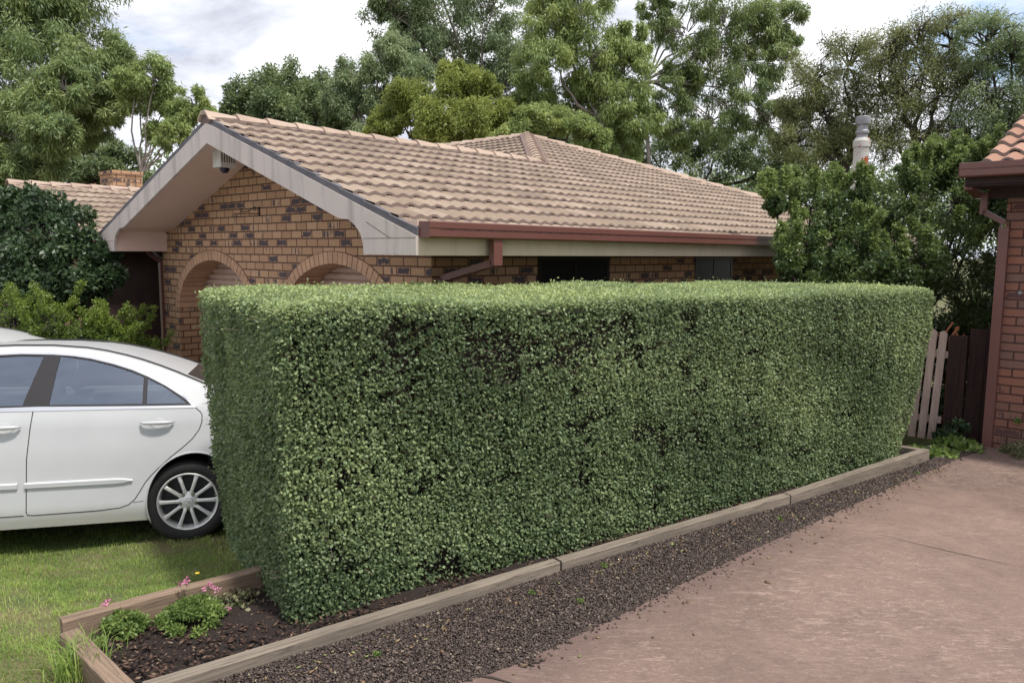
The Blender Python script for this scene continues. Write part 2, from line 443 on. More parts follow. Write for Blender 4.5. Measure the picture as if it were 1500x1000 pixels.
mb = MB(); hx = [(-.8, .4), (-.8, 6.2), (-3.6, 6.2), (-5.2, -.4), (-.8, -.4)]
fc = [( -1.0 + 1.0, 7.2), (-4.1, 9.9), (-6.0, 8.0), (-2.6, 6.3), (-.6, 6.9)]
fc = [(-.55, 6.45), (-4.55, 10.15), (-7.2, 8.0), (-5.4, 6.9), (-1.6, 6.9), (-1.0, 6.2)]
mb.prism([(x, y, -.25) for x, y in fc], [(x, y, -.06) for x, y in fc])
MT['pale_bounce_slab'] = weathered('pale_bounce_slab', (.42, .35, .30), .85, .15, 2, .2)
tag(fix_normals(mb.build('forecourt_bounce_slab', MT['pale_bounce_slab'])), kind='structure')  # unseen pale slab, added to bounce light up onto the garage soffit
# gravel strip sheet and garden soil sheet
k = NM('gravel_bed'); n = k.noise(90, 4, .7); n2 = k.noise(3, 4)
k.base(k.mix(k.ramp(n2, [(.4, 0), (.7, .6)]), k.ramp(n, [(.35, (.012, .010, .009)), (.6, (.055, .045, .042)), (.8, (.10, .085, .078))]), (.06, .035, .028)))
k.set(Roughness=.9); k.bump(n, 1, .02)
MT['gravel_sheet'] = k.m
sle = [(-3.2, 1.75), (-1.50, 3.00), (.29, 4.33), (2.10, 5.615), (3.9, 7.02), (4.6, 7.75), (4.86, 7.75)]
gp = sle + [(x + .02, y - .02) for x, y in edge[::-1] if x > -3.1]
def pdist(x, y, P):
    x, y = np.asarray(x, float), np.asarray(y, float); r = np.full(x.shape, 1e9)
    for (a, b), (c, d) in zip(P[:-1], P[1:]):
        L2 = (c - a) ** 2 + (d - b) ** 2; t = np.clip(((x - a) * (c - a) + (y - b) * (d - b)) / L2, 0, 1)
        r = np.minimum(r, np.hypot(x - a - t * (c - a), y - b - t * (d - b)))
    return r
def grz(x, y):
    a = pdist(x, y, sle[:5]); b = pdist(x, y, edge)
    return .266 + .068 * np.clip(b / (a + b + 1e-6) * 1.15, 0, 1) * np.clip(b / .25, 0, 1)
X, Y = np.meshgrid(np.linspace(-3.2, 4.9, 260), np.linspace(1.2, 7.8, 220))
V = np.stack([X, Y, grz(X, Y) + .004 * np.sin(X * 9) * np.sin(Y * 11)], -1).reshape(-1, 3)
I = (np.arange(219)[:, None] * 260 + np.arange(259)[None]).ravel()
tag(add('gravel_strip', V, np.stack([I, I + 1, I + 261, I + 260], 1)[inpoly(V[I, 0] + .015, V[I, 1] + .015, gp)], MT['gravel_sheet'], smooth=True), kind='structure')
k = NM('garden_soil'); n = k.noise(60, 5, .7); n2 = k.noise(5, 4)
k.base(k.mix(n2, k.ramp(n, [(.35, (.010, .006, .005)), (.6, (.035, .022, .017)), (.8, (.075, .05, .038))]), (.028, .016, .013)))
k.set(Roughness=.95); k.bump(n, 1, .03)
MT['bedsoil'] = k.m
bedp = [(-2.12, 3.50), (-1.48, 3.06), (.29, 4.37), (2.1, 5.65), (3.86, 7.03), (3.2, 7.75), (1.2, 6.9), (-.4, 5.45), (-1.1, 4.55)]
# sheet with small relief
gxs = np.linspace(-2.3, 4.1, 130); gys = np.linspace(2.9, 7.9, 100)
X, Y = np.meshgrid(gxs, gys)
Zb = .315 + .012 * np.sin(X * 7 + Y * 3) + .012 * np.sin(Y * 9 - X * 4) + .006 * rng.standard_normal(X.shape)
V = np.stack([X, Y, Zb], -1).reshape(-1, 3)
I = (np.arange(99)[:, None] * 130 + np.arange(129)[None]).ravel()
cx = V[I, 0] + .02; cy = V[I, 1] + .02
Fq = np.stack([I, I + 1, I + 131, I + 130], 1)[inpoly(cx, cy, bedp)]
tag(add('garden_bed_soil', V, Fq, MT['bedsoil'], smooth=True), kind='structure')

# loose stones and bark: real little solids
def pebbles(name, pts, size, m, flat=.6, kind='stuff', label=None, cat=None, elong=1.4):
    n = len(pts)
    base = np.array([(1, 0, 0), (0, 1, 0), (-1, 0, 0), (0, -1, 0), (0, 0, 1), (0, 0, -1)], float)
    V = np.repeat(base[None], n, 0) * (1 + .35 * rng.uniform(-1, 1, (n, 6, 1)))
    s = size * np.exp(rng.normal(0, .35, n))
    V *= s[:, None, None] * np.array([elong, 1, flat])[None, None]
    a = rng.uniform(0, 2 * PI, n); b = rng.uniform(-.5, .5, n)
    x = V[..., 0] * np.cos(b)[:, None] + V[..., 2] * np.sin(b)[:, None]; z = -V[..., 0] * np.sin(b)[:, None] + V[..., 2] * np.cos(b)[:, None]
    X = x * np.cos(a)[:, None] - V[..., 1] * np.sin(a)[:, None]; Yy = x * np.sin(a)[:, None] + V[..., 1] * np.cos(a)[:, None]
    V = np.stack([X, Yy, z], -1) + np.asarray(pts)[:, None]
    f = np.array([(0, 1, 4), (1, 2, 4), (2, 3, 4), (3, 0, 4), (1, 0, 5), (2, 1, 5), (3, 2, 5), (0, 3, 5)])
    Fc = (np.arange(n)[:, None, None] * 6 + f[None]).reshape(-1, 3)
    o = add(name, V.reshape(-1, 3), Fc, m, attr=np.repeat(rng.uniform(0, 1, n), 6))
    return tag(o, label, cat, kind=kind)
def stone_mat(name, stops, rough=.8):
    k = NM(name); a = k.n('ShaderNodeAttribute', attribute_name='tint').outputs['Fac']
    k.base(k.ramp(a, stops)); k.set(Roughness=rough); k.b.inputs['Specular IOR Level'].default_value = .4
    return k.m
MT['gravel'] = stone_mat('dark_gravel', [(0, (.025, .018, .016)), (.45, (.058, .040, .034)), (.85, (.10, .073, .063)), (.97, (.16, .125, .10)), (1, (.28, .23, .16))], .6)
MT['bark'] = stone_mat('bark_mulch', [(0, (.02, .011, .009)), (.5, (.055, .030, .022)), (.85, (.11, .065, .045)), (1, (.22, .16, .11))], .9)
gpoly = [(x, y) for x, y in gp]
P = rng.uniform((-1.75, 2.6), (4.8, 7.75), (1000000, 2))
P = P[inpoly(P[:, 0], P[:, 1], gpoly)][:95000]
# thin out near the drive edge at random, let a few spill on the slab
pz = grz(P[:, 0], P[:, 1]) + rng.uniform(.002, .012, len(P))
pebbles('gravel', np.c_[P, pz], .0050, MT['gravel'], label='loose dark grey gravel strip between the timber edging and the drive', cat='gravel')
ii = rng.integers(4, 11, 500); tt = rng.uniform(0, 1, 500)
ea = np.array(edge); q = ea[ii] * (1 - tt[:, None]) + ea[ii + 1] * tt[:, None]
q = q + np.array([.68, -.733]) * np.abs(rng.normal(0, .05, 500))[:, None]
pebbles('spilled_gravel', np.c_[q, np.full(500, .275)], .006, MT['gravel'], label='scattered small stones spilled on the edge of the drive', cat='gravel')
P = rng.uniform((-2.2, 2.95), (4.0, 7.7), (50000, 2)); P = P[inpoly(P[:, 0], P[:, 1], bedp)][:24000]
pebbles('bark_mulch', np.c_[P, .325 + rng.uniform(0, .012, len(P))], .0062, MT['bark'], flat=.4, elong=2.3, label='dark brown bark mulch and litter in the garden bed', cat='mulch')

# fallen leaves and hedge clippings along the edging and on the slab
MT['litter'] = stone_mat('dry_leaf_litter', [(0, (.10, .06, .035)), (.5, (.20, .13, .07)), (.8, (.30, .23, .12)), (1, (.16, .22, .07))], .8)
LP_ = []
for (a, b), n_, sp in (((( -1.4, 2.98), (3.9, 6.92)), 420, .10), (((-.1, 3.3), (4.5, 7.35)), 110, .08)):
    t = rng.uniform(0, 1, n_)[:, None]; q = np.array(a) * (1 - t) + np.array(b) * t + np.array([.594, -.804]) * np.abs(rng.normal(.03, sp, n_))[:, None]; LP_.append(q)
q = rng.uniform((.5, 1.8), (6, 6.5), (28, 2)); q = q[inpoly(q[:, 0], q[:, 1], poly)]; LP_.append(q)
LP_ = np.concatenate(LP_); zz_l = np.where(inpoly(LP_[:, 0], LP_[:, 1], poly), .275, grz(LP_[:, 0], LP_[:, 1]) + .016)
pebbles('leaf_litter', np.c_[LP_, zz_l], .0065, MT['litter'], flat=.16, elong=1.7, label='dry fallen leaves and clippings scattered along the gravel and the drive', cat='leaf litter')

# timber sleepers
MT['sleeper'] = wood('weathered_sleeper', (.215, .18, .145), (.085, .07, .058))
MT['sleeper2'] = wood('brown_sleeper', (.23, .165, .12), (.09, .065, .05))
def sleeper(a, b, label, th=.072, z0=.15, z1=.40, side=1, m='sleeper', warp=.0, z1b=None):
    """a, b: ends of the outer top edge; the timber lies to the left of a->b times side"""
    a = Vector(a); b = Vector(b); d = b - a; Ln = d.length; ang = math.atan2(d.y, d.x)
    z1b = z1b or z1
    n = 14; V = []; Fc = []
    for i in range(n + 1):
        x = Ln * i / n; wz = z1 + (z1b - z1) * i / n - z0 + warp * math.sin(PI * i / n) + random.uniform(-.0015, .0015)
        wy = random.uniform(-.0015, .0015)
        e = .004 if 0 < i < n else .007
        V += [(x, wy, 0), (x, wy, wz - e), (x, wy + e * side, wz), (x, (th - e) * side, wz), (x, th * side, wz - e), (x, th * side, 0)]
        if i:
            m0 = 6 * (i - 1); m1 = 6 * i
            for q in range(5): Fc.append((m0 + q, m0 + q + 1, m1 + q + 1, m1 + q))
    Fc.append(tuple(range(6))); Fc.append(tuple(range(6 * n, 6 * n + 6))[::-1])
    o = add('timber_sleeper', V, Fc, MT[m], loc=(a.x, a.y, z0))
    o.rotation_euler = (0, 0, ang)
    fix_normals(o)
    return tag(o, label, 'timber edging', 'timber sleepers edging the garden bed')
sleeper((-1.50, 2.985), (.292, 4.328), 'long grey timber sleeper nearest the camera, edging the bed beside the gravel')
sleeper((.305, 4.338), (2.10, 5.615), 'middle grey timber sleeper of the gravel side edging, between its two joints')
sleeper((2.112, 5.625), (3.905, 7.02), 'far timber sleeper of the gravel side edging, ending by the picket fence')
sleeper((-2.19, 3.56), (-1.42, 4.20), 'brown timber sleeper between the lawn and the pink flowered plants', side=-1, z0=.12, z1=.425, m='sleeper2')
sleeper((-2.14, 3.47), (-1.535, 2.90), 'short brown timber sleeper closing the left end of the bed, grass tuft against it', side=1, z0=.12, z1=.385, th=.085, m='sleeper2')
sleeper((3.86, 7.09), (3.30, 7.52), 'short dark timber sleeper closing the far end of the bed', side=1, z1=.395)
sleeper((3.98, 7.40), (4.62, 7.77), 'low timber sleeper lying under the picket fence and green groundcover', side=1, z0=.12, z1=.285, th=.08)

# ================================================================ FOLIAGE TOOLS
def leaf_mesh(P, D, N, ln, wd_, tint, fold=.25):
    """diamond leaves: base point P, direction D, normal N (unit arrays), length, width"""
    n = len(P)
    S = np.cross(D, N); S /= np.linalg.norm(S, axis=1, keepdims=True) + 1e-9
    ln = np.broadcast_to(ln, n)[:, None]; wd_ = np.broadcast_to(wd_, n)[:, None]
    a = P; c = P + D * ln
    mid = P + D * ln * .45 - N * wd_ * fold
    b = mid + S * wd_ / 2; d = mid - S * wd_ / 2
    V = np.stack([a, b, c, d], 1).reshape(-1, 3)
    Fc = (np.arange(n)[:, None] * 4 + np.arange(4)[None])
    return V, Fc, np.repeat(tint, 4)
def unit(v): return v / (np.linalg.norm(v, axis=1, keepdims=True) + 1e-9)
def cloud(centers, radii, nleaf, ln, wd_, up=.3, droop=0., shell=.5, tint0=None, flat=1.0):
    """leaves in clumps; centers (k,3), radii (k,) or (k,3)"""
    k = len(centers); idx = rng.integers(0, k, nleaf) if np.isscalar(nleaf) else np.repeat(np.arange(k), nleaf)
    n = len(idx)
    d = unit(rng.normal(size=(n, 3))); r = rng.uniform(0, 1, n) ** shell
    R = np.asarray(radii, float); R = np.repeat(R[:, None], 3, 1) if R.ndim == 1 else R
    P = centers[idx] + d * r[:, None] * R[idx] * np.array([1, 1, flat])
    D = unit(d * .6 + rng.normal(size=(n, 3)) * .6 + np.array([0, 0, -droop]))
    N = unit(d * .5 + rng.normal(size=(n, 3)) * .6 + np.array([0, 0, up]))
    N = unit(N - D * np.sum(N * D, 1, keepdims=True))
    t0 = rng.uniform(0, 1, k) if tint0 is None else tint0
    tint = np.clip(t0[idx] * .6 + rng.uniform(0, .4, n), 0, 1)
    return leaf_mesh(P, D, N, ln * rng.uniform(.7, 1.3, n), wd_ * rng.uniform(.7, 1.3, n), tint)
def wiggle(a, b, r0, r1, seg=6, amp=.08, sag=0.):
    a = np.asarray(a, float); b = np.asarray(b, float); Ln = np.linalg.norm(b - a)
    t = np.linspace(0, 1, seg + 1); P = a + (b - a) * t[:, None]
    P[1:-1] += rng.normal(size=(seg - 1, 3)) * amp * Ln / math.sqrt(seg) * .6
    P[:, 2] += sag * Ln * np.sin(PI * t)
    return P, r0 + (r1 - r0) * t

# ================================================================ BRICK GARAGE HOUSE
A_ = math.radians(43.2)
HR = math.radians(90 - 43.2)
TAN = .353
EZ = 2.35          # roof plane height at the eave line
WID, HALF = 6.66, 3.33
house = empty('brick_house', (-.703, 5.82, 0), HR, 'tan brick house with a garage gable, two arched doors and a tan tiled roof', 'house')
def H2W(x, y):
    c, s = math.cos(HR), math.sin(HR)
    return (-.703 + c * x - s * y, 5.82 + s * x + c * y)
# local frame: x into the depth, y to the left, z up
def tiles(name, origin, e, g, dmax, lo, hi, m, parent, course=.312, tan=TAN, period=.15, z0=EZ, step=.025, amp=.023, aspan=(0, 20), lift=.034, d0=-.05):
    """rows of rolled tiles on a roof plane; e along the eave, g uphill, distances in plan"""
    cosn = 1 / math.sqrt(1 + tan * tan)
    nrow = int(math.ceil((dmax - d0) / (course * cosn)))
    A = np.arange(aspan[0], aspan[1] + step, step); nA = len(A)
    o = np.array(origin, float); e = np.array([*e, 0.]); g = np.array([*g, 0.])
    VV = []; FF = []; TT = []; b = 0
    for k_ in range(nrow):
        dl = d0 + k_ * course * cosn; du = min(d0 + (k_ + 1) * course * cosn + .02, dmax)
        ti = np.floor(A / (2 * period)).astype(int)
        rr = rng.uniform(-1, 1, ti.max() - ti.min() + 2)[ti - ti.min()]
        rt = rng.uniform(0, 1, ti.max() - ti.min() + 2)[ti - ti.min()]
        ph = (A % period) / period
        prof = amp * (.5 + .5 * np.cos(2 * PI * (ph - .5))) ** .8
        first = (A % (2 * period)) < period * .35
        al = np.clip(A, lo(dl), hi(dl)); au = np.clip(A, lo(du), hi(du))
        jit = rr * .0025
        low = z0 + dl * tan + prof + lift + jit + first * .006; upp = z0 + du * tan + prof * .9 + .004
        open_ = (prof > amp * .45) & ((A % (2 * period)) < period)
        bot = np.where(open_, low - .020, np.where(prof > amp * .75, low - .026, z0 + dl * tan - .004))
        jd = rr * .003
        P0 = o + e * al[:, None] + g * (dl + jd)[:, None]; P0[:, 2] = bot
        P1 = o + e * al[:, None] + g * (dl + jd)[:, None]; P1[:, 2] = low
        P2 = o + e * au[:, None] + g * du; P2[:, 2] = upp
        VV.append(np.concatenate([P0, P1, P2, P1])); TT.append(np.concatenate([rt * 0 - 1, rt, rt, rt * 0 - 1]))
        i = np.arange(nA - 1)
        ok = ((al[1:] - al[:-1]) + (au[1:] - au[:-1])) > 1e-4
        i = i[ok]
        FF.append(np.stack([i, i + 1, i + 1 + 3 * nA, i + 3 * nA], 1) + b)
        FF.append(np.stack([i + nA, i + 1 + nA, i + 1 + 2 * nA, i + 2 * nA], 1) + b)
        b += 4 * nA
    return add(name, np.concatenate(VV), np.concatenate(FF), m, parent, attr=np.concatenate(TT))
cn = 1 / math.sqrt(1 + TAN ** 2)
XH = 13.87; YQ = 6.03; XF = 1.81
# right slope / hip end (one plane)
roof = tiles('roof', (0, 0, 0), (1, 0), (0, 1), YQ, lambda d: 0 if d <= HALF else d + XF, lambda d: XH - d, MT['tile'], house, aspan=(-.0, XH))
def sub_tiles(*a, **k):
    return tiles('roof_slope', *a, **k)
# left slope of the garage gable
sub_tiles((0, WID, 0), (1, 0), (0, -1), HALF, lambda d: 0, lambda d: d + XF, MT['tile'], house, aspan=(0, 6), step=.0375)
# long front plane of the main roof
sub_tiles((XF, 0, 0), (0, 1), (1, 0), YQ, lambda d: d if d > HALF else WID - d, lambda d: 18.5 - d, MT['tile'], house, aspan=(2.5, 18.5), step=.0375)
# rear plane, back hip
sub_tiles((XH, 0, 0), (0, 1), (-1, 0), YQ, lambda d: d, lambda d: 18.5 - d, MT['tile'], house, aspan=(0, 18.5), step=.075)
sub_tiles((0, 18.5, 0), (1, 0), (0, -1), YQ, lambda d: XF + d, lambda d: XH - d, MT['tile'], house, aspan=(1.8, XH), step=.075)
# left wing: ridge runs into the depth
WY0, WYR, WX = 9.5, 12.5, .5
sub_tiles((0, WY0, 0), (1, 0), (0, 1), 3.0, lambda d: WX, lambda d: XF + d, MT['tile'], house, aspan=(.4, 5), step=.03)
sub_tiles((0, 15.5, 0), (1, 0), (0, -1), 3.0, lambda d: WX, lambda d: XF + d, MT['tile'], house, aspan=(.4, 5), step=.075)

def caps(name, a, b, parent, m=MT['cap'], length=.36, w=.13, h=.085, point=True, apex=None):
    """overlapping V-shaped ridge or hip caps from a (low/near end) to b, pointing strip beneath"""
    a = Vector(a); b = Vector(b); d = (b - a); Ln = d.length; d.normalize()
    s = d.cross(Vector((0, 0, 1))).normalized(); u = s.cross(d)
    n = max(1, round(Ln / length)); st = Ln / n
    mb = MB(); pb = MB()
    TT = []
    for i in range(n):
        p = a + d * (i * st - .03); q = a + d * ((i + 1) * st + .02)
        j = random.uniform(-.004, .004)
        def ring(c, f, z):
            return [c - s * w * f + u * (z - h * f), c - s * w * .45 * f + u * (z - h * .12 * f), c - s * .03 * f + u * (z + .012), c + s * .03 * f + u * (z + .012), c + s * w * .45 * f + u * (z - h * .12 * f), c + s * w * f + u * (z - h * f),
                    c + s * (w * f - .02) + u * (z - h * f - .004), c + s * w * .42 * f + u * (z - h * .12 * f - .022), c - s * w * .42 * f + u * (z - h * .12 * f - .022), c - s * (w * f - .02) + u * (z - h * f - .004)]
        mb.prism(ring(p, 1.06, .078 + j), ring(q, .93, .052 + j))
        TT += [random.random()] * 20
    o = add(name, mb.v, mb.f, m, parent, attr=TT); fix_normals(o)
    W = w * .86
    pb.prism([a - s * W - u * .045, a - s * W + u * .01, a + u * .07, a + s * W + u * .01, a + s * W - u * .045], [b - s * W - u * .045, b - s * W + u * .01, b + u * .07, b + s * W + u * .01, b + s * W - u * .045])
    q = pb.build('ridge_pointing', MT['pointing'], o)
    fix_normals(q)
    return o
ZR = EZ + HALF * TAN; ZQ = EZ + YQ * TAN
caps('ridge_cap', (-.03, HALF, ZR), (XF + HALF + .05, HALF, ZR), house)
caps('ridge_cap', (XF + HALF, HALF, ZR), (XF + YQ, YQ, ZQ + .03), house, length=.3, w=.17, h=.12)
caps('ridge_cap', (XF + YQ, 12.5, ZQ), (XF + YQ, YQ, ZQ), house)
caps('ridge_cap', (XH, 0, EZ), (XH - YQ, YQ, ZQ), house)
caps('ridge_cap', (WX - .03, WYR, EZ + 3 * TAN), (XF + 3.0, WYR, EZ + 3 * TAN), house)

# barge boards with the flared, boxed ends
def barge(xf, y_e, y_a, x1, name='barge_board'):
    """front board in plane x = xf, from eave y_e to apex y_a, thickness to x1"""
    sg = 1 if y_a > y_e else -1
    span = abs(y_a - y_e)
    def zt(d): return EZ - .035 + d * TAN
    pts = [(0, 2.17), (.66, 2.17), (.665, 2.26), (.70, 2.34), (.77, 2.405), (.86, 2.455), (1.0, zt(1.0) - .20), (span, zt(span) - .205), (span, zt(span)), (0, zt(0))]
    mb = MB(); mb.prism([(xf, y_e + sg * a, b) for a, b in pts], [(x1, y_e + sg * a, b) for a, b in pts])
    return fix_normals(mb.build(name, MT['barge'], house))
barge(-.03, 0, HALF, 0)
barge(-.03, WID, HALF, 0)
# board joints: dark hair lines on the boxed end
mb = MB(); mb.box(-.0325, -.03, .01, .66, 2.298, 2.301); mb.bar((-.0315, .31, 2.30), (-.0315, .62, 2.43), .003, .003)
mb.box(-.0325, -.03, WID - .66, WID - .01, 2.298, 2.301)
mb.each('board_joint', MT['crack'], house)
# verge pointing under the tile ends
for (ye, sg) in ((0, 1), (WID, -1)):
    mb = MB()
    n = 10; stp = HALF / n
    for i in range(n):
        d0, d1 = i * stp, (i + 1) * stp
        y0, y1 = ye + sg * d0, ye + sg * d1; z0, z1 = EZ - .035 + d0 * TAN, EZ - .035 + d1 * TAN
        P = [(y0, z0), (y1, z1), (y1, z1 + .048), (y0, z0 + .062)]
        mb.prism([(-.022, a, b) for a, b in P], [(.07, a, b) for a, b in P])
    fix_normals(mb.build('verge_pointing', MT['verge'], house))
# raked soffit (both sides) and the boxed eave returns
for (ye, sg) in ((0, 1), (WID, -1)):
    mb = MB()
    P = [(.62, 2.44 - .02), (.95, EZ + .95 * TAN - .20), (HALF, EZ + HALF * TAN - .20), (HALF, EZ + HALF * TAN - .165), (.95, EZ + .95 * TAN - .165), (.62, 2.46)]
    mb.prism([(.0, ye + sg * a, b) for a, b in P], [(.66, ye + sg * a, b) for a, b in P])
    fix_normals(mb.build('soffit', MT['soffit'], house))
    mb = MB(); yy = sorted((ye + sg * .018, ye + sg * .655))
    mb.box(.0, .644, yy[0], yy[1], 2.172, 2.43)
    mb.build('eave_box', MT['soffit'], house)
# roof deck under the tiles, keeps light out
mb = MB()
mb.prism([(.01, .02, EZ - .02), (.01, HALF, ZR - .02), (.01, WID - .02, EZ - .02), (.01, WID - .02, EZ - .05), (.01, HALF, ZR - .06), (.01, .02, EZ - .05)],
         [(7, .02, EZ - .02), (7, HALF, ZR - .02), (7, WID - .02, EZ - .02), (7, WID - .02, EZ - .05), (7, HALF, ZR - .06), (7, .02, EZ - .05)])
mb.prism([(XH - .1, .1, EZ - .03), (XH - YQ, YQ, ZQ - .03), (XF + YQ, YQ, ZQ - .03), (5.2, HALF, ZR - .04), (5.2, .1, EZ - .03)], [(XH - .1, .1, EZ - .06), (XH - YQ, YQ, ZQ - .07), (XF + YQ, YQ, ZQ - .07), (5.2, HALF, ZR - .08), (5.2, .1, EZ - .06)])
mb.prism([(XF + .05, 18.4, EZ - .02), (XF + .05, WID - .1, EZ - .02), (XF + HALF, HALF + .1, ZR - .02), (XF + YQ, YQ, ZQ - .03), (XF + YQ, 12.4, ZQ - .03)], [(XF + .05, 18.4, EZ - .05), (XF + .05, WID - .1, EZ - .05), (XF + HALF, HALF + .1, ZR - .05), (XF + YQ, YQ, ZQ - .06), (XF + YQ, 12.4, ZQ - .06)])
mb.prism([(WX + .02, WY0 + .05, EZ - .02), (XF + .1, WY0 + .05, EZ - .02), (XF + 3.1, WYR, EZ + 3 * TAN - .02), (WX + .02, WYR, EZ + 3 * TAN - .02)], [(WX + .02, WY0 + .05, EZ - .05), (XF + .1, WY0 + .05, EZ - .05), (XF + 3.1, WYR, EZ + 3 * TAN - .05), (WX + .02, WYR, EZ + 3 * TAN - .05)])
mb.each('roof_deck', MT['darkwood_and_shade'], house)

# garage front wall with two arched openings
W0, W1 = .606, 6.17
ARC = [(2.10, .985, .66), (4.72, .985, .66)]; SPR = 1.43
pts = [(W0, 0.0)]
for (c_, a_, b_) in ARC:
    pts.append((c_ - a_, 0)); pts.append((c_ - a_, SPR))
    for i in range(1, 24):
        t = PI - PI * i / 24; pts.append((c_ + a_ * math.cos(t), SPR + b_ * math.sin(t)))
    pts.append((c_ + a_, SPR)); pts.append((c_ + a_, 0))
pts += [(W1, 0), (W1, 2.3)]
pts += [(W1 - .2, EZ + (WID - W1 + .2) * TAN - .17), (HALF, EZ + HALF * TAN - .17), (W0 + .2, EZ + (W0 + .2) * TAN - .17), (W0, 2.3)]
mb = MB(); mb.prism([(.645, a, b) for a, b in pts], [(.945, a, b) for a, b in pts])
fix_normals(mb.build('front_wall', MT['brick'], house))
for ai, (c_, a_, b_) in enumerate(ARC):
    rng_ = MB(); mo = MB()
    # arc length stepping for the voussoirs
    N = 400; ts = np.linspace(PI, 0, N); xs = c_ + (a_ + .0) * np.cos(ts); zs = SPR + b_ * np.sin(ts)
    sl = np.concatenate([[0], np.cumsum(np.hypot(np.diff(xs), np.diff(zs)))]); nb = int(round(sl[-1] / .082))
    def pt(s, r):
        t = np.interp(s, sl, ts); nxn, nzn = math.cos(t) / a_, math.sin(t) / b_; q = math.hypot(nxn, nzn)
        return (c_ + a_ * math.cos(t) + nxn / q * r, SPR + b_ * math.sin(t) + nzn / q * r)
    brs = []
    for i in range(nb):
        s0 = sl[-1] * (i + .06) / nb; s1 = sl[-1] * (i + .94) / nb
        rin = -.02 + random.uniform(-.002, .002); rout = .098 + random.uniform(-.002, .002); xf = .638 + random.uniform(-.0015, .0015)
        quad = [pt(s0, rin), pt(s1, rin), pt(s1, rout), pt(s0, rout)]
        rng_.prism([(xf, a, b) for a, b in quad], [(.95, a, b) for a, b in quad])
    for i in range(60):
        s0 = sl[-1] * i / 60; s1 = sl[-1] * (i + 1) / 60
        quad = [pt(s0, -.014), pt(s1, -.014), pt(s1, .106), pt(s0, .106)]
        mo.prism([(.6415, a, b) for a, b in quad], [(.948, a, b) for a, b in quad])
    o = fix_normals(rng_.build('arch_bricks', MT['arch'], house))
    fix_normals(mo.build('arch_mortar', MT['mortar'], o))
    # roller door: corrugated slats
    mb = MB(); V = []; Fc = []; zz_ = np.arange(0.02, SPR + b_ + .05, .0095); y0, y1 = c_ - a_ + .005, c_ + a_ - .005
    for i, z in enumerate(zz_):
        ph = (z / .076) % 1
        xx = .965 - .016 * math.sin(PI * min(1, ph / .82)) ** .5 if ph < .82 else .975
        V += [(xx, y0, z), (xx, y1, z)]
        if i: Fc.append((2 * i - 2, 2 * i - 1, 2 * i + 1, 2 * i))
    d = add('garage_door', V, Fc, MT['roller'], house)
    tr = MB(); tr.box(.948, .962, c_ - a_ - .02, c_ - a_ + .018, 0, SPR + .45); tr.box(.948, .962, c_ + a_ - .018, c_ + a_ + .02, 0, SPR + .45)
    tr.each('door_track', MT['darkwood_and_shade'], d)
# other walls
mb = MB()
mb.box(.9451, 13.2, .609, .85, 0, 2.3)                      # right side wall, windows set proud of it
mb.box(.9451, 4.0, W1 - .25, W1 - .003, 0, 2.3)                    # left side of garage
mb.box(12.95, 13.2, .851, 17.9, 0, 2.3); 
mb.each('side_wall', MT['brick'], house)
mb = MB(); mb.box(1.1, 1.35, 10.2, 15, 0, 2.3); mb.box(2.4, 2.65, 15, 17.9, 0, 2.3)
gp_ = [(10.2, 2.3), (14.8, 2.3), (12.5, 2.3 + 2.1 * TAN + .05)]
mb.prism([(1.1, a, b) for a, b in gp_], [(1.35, a, b) for a, b in gp_])
mb.each('wing_wall', MT['brick'], house)
mb = MB(); mb.box(3.75, 4.0, W1, 10.1, 0, 2.35); mb.box(1.1, 3.75, 9.95, 10.2, 0, 2.3); mb.each('porch_wall', MT['darkwood_and_shade'], house)  # near-black in place of brick: the porch shade put into the wall colour
# porch ceiling
mb = MB(); mb.box(XF - .02, 3.9, WID - .3, WY0 + .5, 2.19, 2.22); mb.build('porch_ceiling', MT['darkwood_and_shade'], house)
mb = MB(); mb.box(WX + .02, XF + .4, WY0 + .03, WY0 + .5, 2.175, 2.2); mb.box(.0, 0, 0, 0, 0, 0) if False else None
mb.build('wing_soffit', MT['soffit'], house)
dm = MB(); dm.box(3.70, 3.75, 7.2, 8.1, .05, 2.1); dm.build('porch_door', MT['darkwood_and_shade'], house)
# eave soffit on the right side
mb = MB(); mb.box(.646, 13.8, .02, .608, 2.172, 2.19); mb.build('eave_soffit', MT['soffit'], house)
# fascia + gutters
def gutter(x0, x1, y, m, parent, sy=-1, z0=2.30, z1=2.425, slots=True, fasc=(2.168, 2.30)):
    """square gutter along x on the side sy of line y"""
    P = [(0, 0), (-.105, 0), (-.118, .012), (-.118, .125 - .055), (-.122, .125 - .05), (-.122, .118), (-.116, .125), (-.106, .125), (-.104, .115), (-.104, .012), (-.006, .012), (-.006, .125), (0, .125)]
    g = MB(); g.prism([(x0, y - sy * a * 1, z0 + b) for a, b in [(p[0] * 1, p[1]) for p in P]], [(x1, y - sy * a, z0 + b) for a, b in P])
    g.v = [(a, y + sy * abs(b - y), c) for a, b, c in g.v]
    go = fix_normals(g.build('gutter', m, parent))
    if slots:
        s_ = MB(); x = x0 + .2
        while x < x1:
            yy = sorted((y + sy * .1175, y + sy * .1195)); s_.box(x, x + .03, yy[0], yy[1], z0 + .062, z0 + .067); x += .145
        yy = sorted((y + sy * .1175, y + sy * .119)); s_.box(x0 + .1, x1, yy[0], yy[1], z0 + .0615, z0 + .0640)
        s_.build('overflow_slots', MT['black_plastic'], go)
    # stop end
    ee = MB(); yy = sorted((y, y + sy * .12)); ee.box(x0 - .002, x0 + .002, yy[0], yy[1], z0 + .001, z0 + .122); ee.build('stop_end', m, go)
    return go
gutter(.0, XH + .1, 0, MT['gutter'], house)
mb = MB(); mb.box(.0, XH, .0, .018, 2.168, 2.335); mb.build('fascia', MT['fascia'], house)
